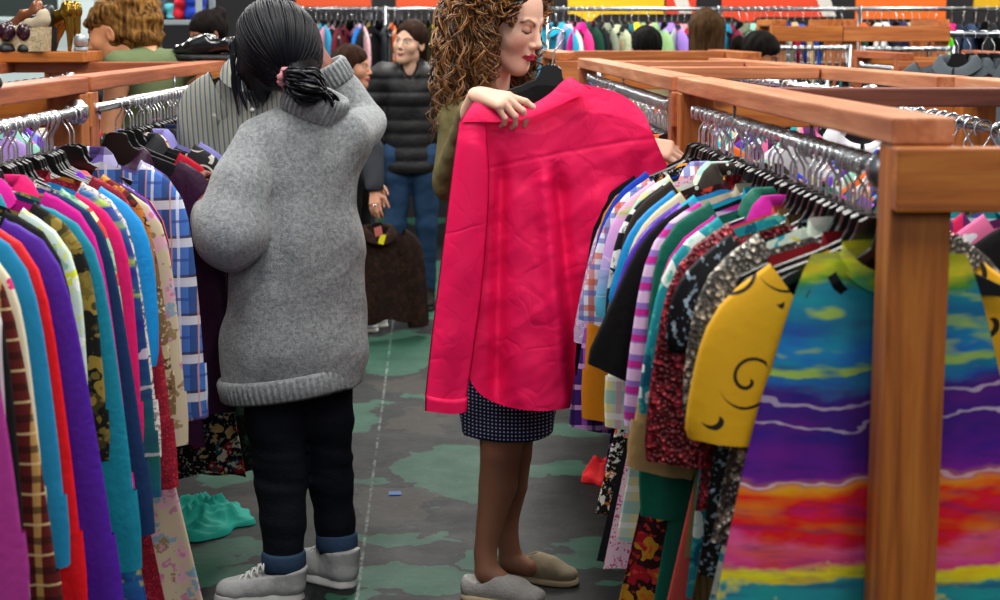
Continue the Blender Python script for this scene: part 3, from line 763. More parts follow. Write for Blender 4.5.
left2 = [
 (4.66, 'blouse', 'dark plum satin blouse', 'blouse', S('#2e0a2c', rough=.5), dict(sl=.6, L=.8, W=.205, flare=.14, drop=.125, buttons=M_BLACKP)),
 (4.75, 'shirt', 'bright red shirt behind the plum blouse', 'shirt', S('#a80c28'), dict(sl=.55, L=.74, W=.195, flare=.2, drop=.13, collar='none')),
 (4.82, 'blouse', 'black blouse with cream scrolls', 'blouse', m_swirl('#14141a', '#b8b4a8', 3), dict(sl=.5, L=.76, W=.222, flare=.2)),
 (4.90, 'dress', 'black red and teal folk print dress', 'dress', m_print('#0c0c12', ['#a01c2a', '#c8a86a', '#14505a', '#d8d0b8'], 24, .42, 21), dict(sl=.5, L=.98, W=.215, hem=.30, flare=.22)),
 (4.99, 'shirt', 'lavender blue shirt with open collar', 'shirt', S('#8a86c8'), dict(sl=.5, L=.7, W=.205, flare=.12)),
 (5.08, 'dress', 'black dress with red and gold flowers', 'dress', m_print('#0a0a0c', ['#8a1420', '#b0904a', '#2a4a3a'], 17, .45, 22), dict(sl=.4, L=1.02, W=.21, hem=.30, flare=.2)),
 (5.18, 'shirt', 'navy shirt with red stripe', 'shirt', m_stripe('#14183a', '#c01c28', .12, .02, 'Z'), dict(sl=.5, L=.7, W=.205)),
 (5.28, 'blouse', 'cream and khaki spotted blouse', 'blouse', m_dots('#b8b090', '#5a5a3a', 30, .3, .6), dict(sl=.4, L=.7, W=.205)),
 (5.40, 'shirt', 'cobalt blue shirt', 'shirt', S('#2a5ac8'), dict(sl=.4, L=.7, W=.205)),
 (5.52, 'blouse', 'magenta spotted blouse', 'blouse', m_dots('#7a1450', '#d878a8', 30, .3, .6), dict(sl=.4, L=.7, W=.205)),
 (5.66, 'shirt', 'pale green shirt', 'shirt', S('#9ab8a0'), dict(sl=.4, L=.7, W=.205)),
 (5.80, 'shirt', 'charcoal shirt', 'shirt', S('#24262c'), dict(sl=.4, L=.7, W=.205)),
]
rail_of(left2, L2A, L2B, 'second left rail', 'black hangers on the second left rail', 'black plastic hanger on the second left rail by the striped shirt', 'clothes on the second left rail')

def auto_specs(y0, y1, n, seed, prefix=''):
    rng = random.Random(seed)
    pool = [('navy', '#16284f'), ('sky blue', '#3f97cf'), ('lilac', '#a88ad0'), ('rose pink', '#d86a98'), ('white', '#cfd2d8'), ('teal', '#138a92'), ('plum', '#4f1c50'), ('periwinkle', '#6f7ccc'), ('black', '#101014'), ('mint', '#8cc8b4'), ('raspberry', '#b81850'), ('cobalt', '#1f46b0'), ('grey', '#74777c'), ('peach', '#dfa07e'), ('violet', '#5b2fa6'), ('olive', '#5a5c30'), ('turquoise', '#1fb0bc'), ('burgundy', '#5c1024'), ('cream', '#cfc6a8'), ('orange', '#d8641e')]
    rng.shuffle(pool); out = []
    for i in range(n):
        nmc, c = pool[i % len(pool)]; c2n, c2 = pool[(i*3+5) % len(pool)]
        k = (i+i//len(pool)) % 4
        if k == 0: m = S(c); d = f'plain {nmc} shirt'
        elif k == 1: m = m_print(c, [c2, '#d8d8e0', c], 20, .42, i); d = f'{nmc} and {c2n} print blouse'
        elif k == 2: m = m_stripe(c, c2, .05, .018, 'X'); d = f'{nmc} and {c2n} striped shirt'
        else: m = m_plaid(c, ('X', .07, .02, c2, 0), ('Z', .07, .02, '#d8dce4', .2)); d = f'{nmc} and {c2n} checked shirt'
        y = y0+(y1-y0)*i/(n-1)
        out.append((y, 'blouse' if k == 1 else 'shirt', d, 'blouse' if k == 1 else 'shirt', m, dict(sl=rng.choice((.2, .45)), L=.64, W=rng.uniform(.2, .215), flare=.16)))
    return out
rail_of(auto_specs(2.85, 4.22, 16, 3), SA, SB, 'second rail behind the wooden post', 'black hangers on the second right rail', 'black plastic hanger on the second rail behind the wooden post', 'clothes on the second right rail')
rail_of(auto_specs(4.62, 6.9, 20, 5), S2A, S2B, 'rail beyond the right cross boards', 'black hangers on the rail beyond the cross boards', 'black plastic hanger on the rail beyond the right cross boards', 'clothes beyond the right cross boards')
rail_of(auto_specs(4.62, 6.9, 20, 8), R2A, R2B, 'middle right rail beside the pink shirt', 'black hangers on the middle right rail', 'black plastic hanger on the middle right rail beside the pink shirt', 'clothes on the middle right rail')
WA, WB = Vector((-1.70, 4.5, ZR)), Vector((-1.79, 7.1, ZR))
rail_of(auto_specs(5.4, 7.0, 14, 12), WA, WB, 'far rail of the second left rack', 'black hangers on the back rail of the second left rack', 'black plastic hanger on the back rail of the second left rack', 'clothes on the back rail of the second left rack')
# hangers that carry nothing, pushed close together on the rails
rng = random.Random(4)
for y in list(np.arange(2.53, 3.0, .047)+.02)+[3.12, 3.17, 3.43, 3.57, 3.77, 4.0, 4.05, 4.19, 4.24]:
    p = on_rail(RA, RB, y); hanger((p.x, y, ZR), rng.uniform(-.08, .08), 'bare black plastic hanger pushed between clothes on the near right rail', 'bare hangers on the near right rail', .96)
for y in np.arange(4.60, 5.9, .045):
    p = on_rail(R2A, R2B, y+.02); hanger((p.x, y+.02, ZR), rng.uniform(-.1, .1), 'bare black hanger on the middle right rail beside the pink shirt', 'bare hangers on the middle right rail', .9)
for y in list(np.arange(4.9, 5.75, .05)):
    p = on_rail(L2A, L2B, y+.03); hanger((p.x, y+.03, ZR), rng.uniform(-.1, .1), 'bare black plastic hanger on the second left rail in front of the striped shirt', 'bare hangers on the second left rail', .9)
for y in (2.98, 3.08, 3.15, 3.2, 3.27, 3.33, 3.39, 3.45, 3.56, 3.62, 3.78):
    p = on_rail(LA, LB, y); hanger((p.x, y, ZR), rng.uniform(-.08, .08), 'bare black plastic hanger pushed between clothes on the near left rail', 'bare hangers on the near left rail', .96)
# ---------------------------------------------------------------- smooth solid modelling for bodies and worn clothes
class Sdf:
    def __init__(s, lo, hi, h):
        s.lo = np.array([float(v) for v in lo]); s.h = h
        s.n = np.ceil((np.array([float(v) for v in hi])-s.lo)/h).astype(int)+1
        s.D = np.full(s.n, .3, np.float32)
        s.ax = [(s.lo[i]+np.arange(s.n[i])*h).astype(np.float32) for i in range(3)]
    def blk(s, lo, hi):
        a = np.clip(np.floor((np.array(lo)-s.lo)/s.h).astype(int), 0, s.n); b = np.clip(np.ceil((np.array(hi)-s.lo)/s.h).astype(int)+1, 0, s.n)
        if np.any(b <= a): return None, None
        sl = tuple(slice(i, j) for i, j in zip(a, b))
        P = np.stack(np.meshgrid(*[s.ax[i][sl[i]] for i in range(3)], indexing='ij'), -1)
        return sl, P
    def put(s, sl, d, k, op):
        A = s.D[sl]
        if op == 'add':
            if k <= 0: s.D[sl] = np.minimum(A, d); return
            h = np.clip(.5+.5*(A-d)/k, 0, 1); s.D[sl] = A+(d-A)*h-k*h*(1-h)
        elif op == 'sub':
            d = -d; h = np.clip(.5-.5*(A-d)/max(k, 1e-5), 0, 1); s.D[sl] = A+(d-A)*h+k*h*(1-h)
    def cone(s, a, b, ra, rb, k=.02, op='add', flat=None, m=.05):
        a = np.array([float(v) for v in a], np.float32); b = np.array([float(v) for v in b], np.float32)
        R = max(ra, rb)+m+k
        sl, P = s.blk(np.minimum(a, b)-R, np.maximum(a, b)+R)
        if sl is None: return s
        f = 1.0
        if flat is not None:
            ax, f = np.array([float(v) for v in flat[0]], np.float32), flat[1]; ax = ax/np.linalg.norm(ax)
            w = lambda q: q+(q@ax)[..., None]*ax*(1/f-1)
        else: w = lambda q: q
        Q = w(P-a); d = w((b-a)[None])[0]
        t = np.clip((Q@d)/max(float(d@d), 1e-9), 0, 1)
        r = np.linalg.norm(Q-t[..., None]*d, axis=-1)-(ra+(rb-ra)*t)
        if f < 1: r = r*(f+(1-f)*.35)
        s.put(sl, r, k, op); return s
    def chain(s, pts, rs, k=.02, **kw):
        for i in range(len(pts)-1): s.cone(pts[i], pts[i+1], rs[i], rs[i+1], k, **kw)
        return s
    def ell(s, c, r, R=None, k=.015, op='add', m=.04):
        c = np.array([float(v) for v in c], np.float32); r = np.array(r, np.float32); B = float(max(r))+m+k
        sl, P = s.blk(c-B, c+B)
        if sl is None: return s
        Q = P-c
        if R is not None: Q = Q@np.array(R, np.float32)      # columns of R are the local axes
        k0 = np.linalg.norm(Q/r, axis=-1); k1 = np.linalg.norm(Q/(r*r), axis=-1)+1e-6
        s.put(sl, k0*(k0-1)/k1, k, op); return s
    def plane(s, p, n):
        """keeps the side the normal points away from"""
        n = np.array([float(v) for v in n]); n = n/np.linalg.norm(n); p = np.array([float(v) for v in p])
        d = (s.ax[0]-p[0])[:, None, None]*n[0]+(s.ax[1]-p[1])[None, :, None]*n[1]+(s.ax[2]-p[2])[None, None, :]*n[2]
        s.D = np.maximum(s.D, d.astype(np.float32)); return s
    def grid(s):
        return np.stack(np.meshgrid(*s.ax, indexing='ij'), -1)
    def disp(s, fn):
        m = np.abs(s.D) < .06
        ix = np.nonzero(m); P = np.stack([s.ax[i][ix[i]] for i in range(3)], -1)
        s.D[ix] += fn(P).astype(np.float32); return s
    def mesh(s, smooth=1):
        D = s.D.copy(); D[0] = D[-1] = .1; D[:, 0] = D[:, -1] = .1; D[:, :, 0] = D[:, :, -1] = .1
        ins = D < 0
        c = np.zeros(np.array(D.shape)-1, np.int8)
        for i in (0, 1):
            for j in (0, 1):
                for k in (0, 1): c += ins[i:D.shape[0]-1+i, j:D.shape[1]-1+j, k:D.shape[2]-1+k]
        ix = np.argwhere((c > 0) & (c < 8))
        if len(ix) == 0: return np.zeros((0, 3)), np.zeros((0, 4), int)
        idm = np.full(c.shape, -1, np.int64); idm[tuple(ix.T)] = np.arange(len(ix))
        acc = np.zeros((len(ix), 3)); cnt = np.zeros(len(ix))
        cor = [(i, j, k) for i in (0, 1) for j in (0, 1) for k in (0, 1)]
        for a in cor:
            for ax in range(3):
                if a[ax]: continue
                b = list(a); b[ax] = 1
                da = D[tuple((ix+a).T)]; db = D[tuple((ix+b).T)]
                m = (da < 0) != (db < 0)
                t = np.where(m, da/(da-db+1e-12), 0)
                p = np.array(a, float)[None].repeat(len(ix), 0); p[:, ax] += t
                acc[m] += p[m]; cnt[m] += 1
        V = s.lo+(ix+acc/cnt[:, None])*s.h
        Fs = []
        for ax in range(3):
            u, w = [q for q in range(3) if q != ax]
            sa = [slice(1, -1)]*3; sb = [slice(1, -1)]*3
            sa[ax] = slice(0, -1); sb[ax] = slice(1, None)
            A = ins[tuple(sa)]; B = ins[tuple(sb)]
            for flip, M in ((False, A & ~B), (True, ~A & B)):
                e = np.argwhere(M)
                if not len(e): continue
                o = np.ones(3, int); o[ax] = 0; e = e+o
                q = []
                for du, dw in ((0, 0), (-1, 0), (-1, -1), (0, -1)):
                    g = e.copy(); g[:, u] += du; g[:, w] += dw; q.append(idm[tuple(g.T)])
                q = np.stack(q, 1)
                if (ax == 1) != flip: q = q[:, ::-1]
                Fs.append(q)
        Fc = np.concatenate(Fs); Fc = Fc[(Fc >= 0).all(1)]
        for _ in range(smooth):
            E = np.concatenate([Fc[:, [i, (i+1) % 4]] for i in range(4)])
            sm = np.zeros_like(V); ct = np.zeros(len(V))
            np.add.at(sm, E[:, 0], V[E[:, 1]]); np.add.at(ct, E[:, 0], 1)
            np.add.at(sm, E[:, 1], V[E[:, 0]]); np.add.at(ct, E[:, 1], 1)
            V = V*.45+.55*sm/np.maximum(ct, 1)[:, None]
        return V, Fc

def nz(P, f, seed=0):
    """cheap smooth noise from rotated sines, about -1..1"""
    r = np.random.RandomState(seed); out = 0
    for i in range(5):
        d = r.normal(size=3); d /= np.linalg.norm(d)
        out = out+np.sin((P@d)*f*(1+.55*i)+r.uniform(0, 6.28)+1.3*np.sin((P@np.roll(d, 1))*f*.7+i))/(1+.5*i)
    return out/2.2

def frame(fwd, up=(0, 0, 1)):
    """rotation whose columns are right, forward, up"""
    f = Vector(fwd).normalized(); r = f.cross(Vector(up)).normalized(); u = r.cross(f)
    return np.array([[r.x, f.x, u.x], [r.y, f.y, u.y], [r.z, f.z, u.z]])

def head_sdf(S, c, R, sc=1.0, nose=1.0, jaw=1.0, detail=True, ears=True):
    c = np.array([float(v) for v in c])
    L = lambda x, y, z: c+R@np.array([x, y, z])*sc
    E = lambda p, r, k=.012, op='add', RR=None: S.ell(L(*p), np.array(r)*sc, R if RR is None else R@RR, k*sc, op)
    Cn = lambda p, q, a, b, k=.012, op='add': S.cone(L(*p), L(*q), a*sc, b*sc, k*sc, op)
    E((0, -.018, .038), (.074, .094, .084), .02)
    E((0, .030, .022), (.066, .062, .085), .03)
    E((0, .045, -.035), (.056*jaw, .046, .068), .03)
    Cn((-.040*jaw, .005, -.070), (0, .062, -.098), .022, .022, .03); Cn((.040*jaw, .005, -.070), (0, .062, -.098), .022, .022, .03)
    E((0, .074, -.104), (.019, .016, .016), .018)                       # chin
    for s in (-1, 1): E((s*.042, .060, -.028), (.024, .022, .024), .026)  # cheeks
    if detail:
        for s in (-1, 1):
            E((s*.032, .098, .002), (.018, .012, .011), .012, 'sub')     # eye sockets
            E((s*.031, .079, .001), (.0155, .0135, .0125), .003)         # closed or open lids over the eyeball
            Cn((s*.014, .091, .021), (s*.046, .080, .022), .006, .005, .012)  # brow
        Cn((0, .090, .012), (0, .109*nose, -.030), .0075, .010, .010)
        E((0, .112*nose, -.034), (.0095, .010, .0085), .006)
        for s in (-1, 1): E((s*.011, .101, -.038), (.0075, .010, .0068), .005)
        for s in (-1, 1): E((s*.0065, .104, -.0445), (.0038, .005, .0035), .003, 'sub')
        E((0, .088, -.060), (.020, .014, .014), .014)
        E((0, .0995, -.0645), (.0205, .0068, .0048), .004)
        E((0, .0985, -.0735), (.0175, .0072, .0056), .004)
        E((0, .1065, -.0688), (.0215, .0050, .0011), .002, 'sub')
    else:
        Cn((0, .088, .010), (0, .112, -.034), .008, .011, .012)
        E((0, .094, -.068), (.019, .009, .008), .006)
    if ears:
        for s in (-1, 1):
            Rz = np.array(Matrix.Rotation(s*.35, 3, 'Z'))
            E((s*.077, -.010, -.010), (.009, .020, .030), .008, 'add', Rz)
            E((s*.083, -.006, -.008), (.005, .011, .018), .004, 'sub', Rz)
    return S

def face_colours(V, c, R, sc=1.0, skin='#c89678', lips='#a8404a', brow='#3a2418', lids='#9a6a58', eyes=None, blush=None, iris='#2a1a10'):
    Q = ((V-np.array([float(v) for v in c]))@R)/sc
    x, y, z = Q[:, 0], Q[:, 1], Q[:, 2]; ax = np.abs(x)
    C = np.tile(np.array(lin(skin), np.float32), (len(V), 1))
    front = y > .055
    def put(m, colr, w=1.0):
        C[m] = C[m]*(1-w)+np.array(lin(colr), np.float32)*w
    if blush: put(front & (((ax-.045)/.02)**2+((z+.03)/.018)**2 < 1), blush, .4)
    put(front & ((x/.0225)**2+((z+.069)/.0105)**2 < 1) & (y > .078), lips)
    by = .026-.55*(ax-.036)**2/.02
    put(front & (ax > .013) & (ax < .053) & (np.abs(z-by) < .0042-.05*np.clip(ax-.035, 0, 1)), brow, .85)
    put(front & (((ax-.031)/.017)**2+((z-.003)/.010)**2 < 1), lids, .45)
    if eyes == 'open':
        put(front & (((ax-.031)/.0135)**2+((z-.0005)/.0052)**2 < 1), '#d8d0c8')
        put(front & (((ax-.031)/.0056)**2+((z-.0005)/.0052)**2 < 1), iris)
        put(front & (((ax-.031)/.0155)**2+((z-.0005)/.0075)**2 < 1) & (((ax-.031)/.0135)**2+((z-.0005)/.0052)**2 >= 1) & (z > .001), '#2a1a16')
    else:
        put(front & (np.abs(ax-.031) < .0165) & (np.abs(z-(-.0075+18*(ax-.031)**2)) < .0022), '#1e1210')
    return C

def hand_sdf(S, w, R, sc=1.0, stub=.03, curl=(.5, .6, .4), spread=.06, thumb=(.5, .3), curls=None, side=1):
    """w: wrist point; R columns: thumb side, finger direction, back of the hand; side -1 mirrors"""
    w = np.array([float(v) for v in w]); k = .006*sc
    X = lambda p: w+R@(np.array([p[0]*side, p[1], p[2]])*sc)
    S.cone(X((0, -stub, 0)), X((0, .01, 0)), .024*sc, .024*sc, .01, flat=(R[:, 2], .75))
    for x, r in ((.026, .0125), (.009, .0135), (-.009, .013), (-.025, .0115)):
        S.cone(X((x*.45, .008, 0)), X((x, .080-.16*abs(x-.006), .003)), .0145*sc, r*sc, .012*sc)
    S.ell(X((.024, .030, -.010)), (.017*sc, .026*sc, .013*sc), R, .012)
    bases = ((.028, .083, .0), (.0095, .088, .003), (-.0095, .084, .002), (-.027, .074, -.001))
    lens = ((.040, .024, .019), (.044, .027, .021), (.041, .025, .020), (.032, .019, .017))
    for i, (b, ls) in enumerate(zip(bases, lens)):
        cu = curls[i] if curls else curl
        a = 0; p = np.array(b); az = (1.5-i)*spread
        pts = [p]
        for q, l in zip(cu, ls):
            a += q
            p = p+l*np.array([math.sin(az)*math.cos(a), math.cos(az)*math.cos(a), -math.sin(a)]); pts.append(p)
        rr = [.0100, .0090, .0080, .0066] if i < 3 else [.0088, .0078, .0070, .0058]
        for j in range(3): S.cone(X(pts[j]), X(pts[j+1]), rr[j]*sc, rr[j+1]*sc, .003*sc)
    a0, a1 = thumb
    p0 = np.array((.022, .018, -.006)); p1 = p0+.042*np.array((math.sin(a0+.35), math.cos(a0+.35)*.9, -.35)); p2 = p1+.032*np.array((math.sin(a0-.1), math.cos(a0-.1), -.25-a1)); p3 = p2+.025*np.array((math.sin(a0-.3), math.cos(a0-.3), -.2-a1))
    S.cone(X(p0), X(p1), .0145*sc, .0115*sc, .008*sc); S.cone(X(p1), X(p2), .0112*sc, .0095*sc, .003*sc); S.cone(X(p2), X(p3), .0095*sc, .007*sc, .003*sc)
    return S

def bounds(pts, m):
    P = np.array([[float(v) for v in p] for p in pts]); return P.min(0)-m, P.max(0)+m

def m_skin():
    n = NT('skin', .5, 0, .35)
    a = n.n('ShaderNodeAttribute'); a.attribute_name = 'col'
    v = n.coord(); n.col(n.mix(n.math('MULTIPLY', n.noise(v, 60, 3), .12), a.outputs['Color'], '#7a4a3a'))
    n.b.inputs['Subsurface Weight'].default_value = .08; n.b.inputs['Subsurface Radius'].default_value = (.01, .004, .002)
    n.bump(n.noise(v, 300, 2), .06, .001)
    return n.m
M_SKIN = m_skin()
@cached
def m_hair(c1, c2, rough=.38, scale=130, spec=.5):
    n = NT('hair', rough, 0, spec); v = n.coord(1, 1, .12)
    f = n.noise(v, scale, 3, .6)
    n.col(n.mix(n.step(f, .35, .68), c1, c2)); n.bump(f, .5, .004); return n.m
@cached
def m_strand(c1, c2, rough=.35, spec=.5):
    n = NT('hair_strand', rough, 0, spec)
    a = n.n('ShaderNodeAttribute'); a.attribute_name = 'col'
    sp = n.n('ShaderNodeSeparateColor'); n.l(a.outputs['Color'], sp.inputs[0])
    n.col(n.mix(sp.outputs[0], c1, c2)); return n.m
def strands(name, paths, r, mat, parent, root, n=4, taper=True):
    """many thin tubes as one hair mesh; paths: list of (k,3) arrays in world space"""
    Vs, Fs, Cs = [], [], []; off = 0
    rng = np.random.RandomState(3)
    for P in paths:
        m = len(P)
        rr = r*(1-.75*np.linspace(0, 1, m)**3) if taper else r
        rr = rr*rng.uniform(.75, 1.3)
        V, Fc = tube_np(P, rr, n, False)
        Vs.append(V); Fs.append(np.array(Fc)+off); off += len(V)
        Cs.append(np.full(len(V), rng.uniform(0, 1)**1.15))
    V = np.concatenate(Vs)-np.array(root); c = np.concatenate(Cs)
    return mk(name, V, np.concatenate(Fs), mat, parent, True, cols=np.stack([c, c, c, np.ones_like(c)], 1))

def part(name, S, mat, parent, root, smooth=1, cols=None):
    V, Fc = S.mesh(smooth); return mk(name, V-np.array(root), Fc, mat, parent, True, cols=cols(V) if cols else None)

def join_parts(name, pieces, mat, parent, root):
    """pieces (V, F, colours) as one continuous body mesh"""
    Vs, Fs, Cs, off = [], [], [], 0
    for V, Fc, C in pieces:
        Vs.append(V); Fs.append(Fc+off); Cs.append(C); off += len(V)
    return mk(name, np.concatenate(Vs)-np.array(root), np.concatenate(Fs), mat, parent, True, cols=np.concatenate(Cs))

def ring_band(name, c, R, rx, ry, h, ribs, mat, parent, root, t=.005, n=240, flare=0., depth=.0025, hf=None):
    """ribbed knit band: an open tube with an inner wall; R columns: x, y, axis"""
    V = []; prof = [(-.5, 0), (-.35, 1), (0, 1.1), (.35, 1), (.5, .3), (.48, -1.2), (0, -1.3)]
    for i in range(n):
        a = 2*PI*i/n
        rib = depth*(1 if math.cos(ribs*a) > 0 else -1)*min(1, abs(math.cos(ribs*a))*2)
        for q, o in prof:
            hh = h*(1+(hf(a) if hf else 0))
            rr = t*o+(rib if o > .5 else 0)+flare*(q+.5)
            V.append(np.array(c, float)+R@np.array([(rx+rr)*math.cos(a), (ry+rr)*math.sin(a), (q+.5)*hh]))
    m = len(prof); Fc = []
    for i in range(n):
        i2 = (i+1) % n
        for j in range(m): Fc.append((i*m+j, i2*m+j, i2*m+(j+1) % m, i*m+(j+1) % m))
    return mk(name, np.array(V)-np.array(root), np.array(Fc), mat, parent, True)
# ---------------------------------------------------------------- people
P = at
def A3(v): return np.array([float(q) for q in v])
def orth(y, z):
    y = A3(y); y /= np.linalg.norm(y); z = A3(z); z -= y*np.dot(y, z); z /= np.linalg.norm(z)
    return np.stack([np.cross(y, z), y, z], 1)

def head_piece(c, R, sc, colr, h=.0032, detail=True, neck=None, **kw):
    lo, hi = bounds([A3(c)], .165*sc)
    if neck is not None: lo = np.minimum(lo, A3(neck)-.07)
    S = Sdf(lo, hi, h)
    head_sdf(S, c, R, sc, detail=detail, **kw)
    if neck is not None: S.cone(A3(c)+R@np.array([0, -.02, -.06])*sc, neck, .050*sc, .056*sc, .03)
    V, Fc = S.mesh(1); return V, Fc, face_colours(V, c, R, sc, **colr)
def hand_piece(w, R, col, sc=1.0, h=.0028, nails=None, **kw):
    lo, hi = bounds([A3(w)+R[:, 1]*.09*sc], .14*sc)
    S = Sdf(lo, hi, h); hand_sdf(S, w, R, sc, **kw); V, Fc = S.mesh(1)
    return V, Fc, np.tile(np.array(lin(col), np.float32), (len(V), 1))
def limb_piece(chains, col, h=.007, k=.006, extra=None, nails=None):
    pts = [p for ch in chains for p in ch[0]]
    lo, hi = bounds(pts, .22); S = Sdf(lo, hi, h)
    for ch in chains: S.chain(ch[0], ch[1], k, **(ch[2] if len(ch) > 2 else {}))
    if extra: extra(S)
    V, Fc = S.mesh(4); return V, Fc, np.tile(np.array(lin(col), np.float32), (len(V), 1))

def place_shoe(kind, heel, d, length, root_o, root, mats, label=None, shaft=.085):
    """a worn shoe pointing along d from the heel point on the floor"""
    d = A3(d); d[2] = 0; d /= np.linalg.norm(d); r = np.array([d[1], -d[0], 0]); u = np.array([0, 0, 1.0]); k = length/.25
    heel = A3(heel)
    L = lambda x, y, z: heel+(r*x+d*y)*k+u*z*k
    R = np.stack([r, d, u], 1)
    lo, hi = bounds([L(0, -.02, 0), L(0, .25, .17)], .08)
    S = Sdf(lo, hi, .004)
    if kind == 'sneaker':
        S.cone(L(0, .035, .042), L(0, .17, .036), .040*k, .045*k, .02, flat=(u, .85)); S.ell(L(0, .205, .034), (.043*k, .042*k, .032*k), R, .02)
        S.cone(L(0, .035, .05), L(0, .028, .045+shaft), .040*k, .045*k, .02); S.cone(L(0, .05, .09), L(0, .155, .052), .038*k, .032*k, .03)
        S.plane(L(0, 0, .012), -u); S.plane(L(0, .03, .04+shaft), u+.15*d)
        ht = .028
    else:
        S.cone(L(0, .035, .036), L(0, .165, .032), .034*k, .042*k, .02, flat=(u, .9)); S.ell(L(.0, .205, .028), (.041*k, .045*k, .027*k), R, .02)
        S.cone(L(0, .10, .062), L(0, .16, .042), .030*k, .032*k, .025); S.ell(L(0, .018, .040), (.030*k, .022*k, .034*k), R, .02)
        S.plane(L(0, 0, .008), -u)
        S.ell(L(0, .062, .082), (.033*k, .058*k, .036*k), R, .006, 'sub')
        ht = .018
    S.disp(lambda Q: .0012*nz(Q, 90, 3))
    up = part('shoe', S, mats[0], root_o, root)
    Q = Sdf(lo, hi, .004)
    Q.cone(L(0, .036, .0), L(0, .165, .0), .043*k, .049*k, .01); Q.ell(L(0, .205, .0), (.047*k, .047*k, .06*k), R, .02)
    Q.plane(L(0, 0, .0), -u); Q.plane(L(0, 0, ht), u)
    part('sole', Q, mats[1], up, root)
    if kind == 'sneaker':
        m = MB()
        for i in range(6):
            t = i/5; y = .075+.085*t; z = .122-.052*t
            if i < 5: m.tube(catmull([L(-.026, y, z-.012), L(-.008, y+.006, z+.004), L(.014, y+.016, z-.001), L(.027, y+.018, z-.018)], 10)-np.array(root), .0026, 6)
            m.tube(catmull([L(.026, y, z-.012), L(.008, y+.006, z+.004), L(-.014, y+.016, z-.001), L(-.027, y+.018, z-.018)], 10)-np.array(root), .0026, 6)
        m.build('laces', mats[2], up, True)
    return up

M_DENIM = m_solid('#070b14', .85, .15, bump=.4, bs=160)
M_DENIMC = m_solid('#2b3f58', .85, .15)
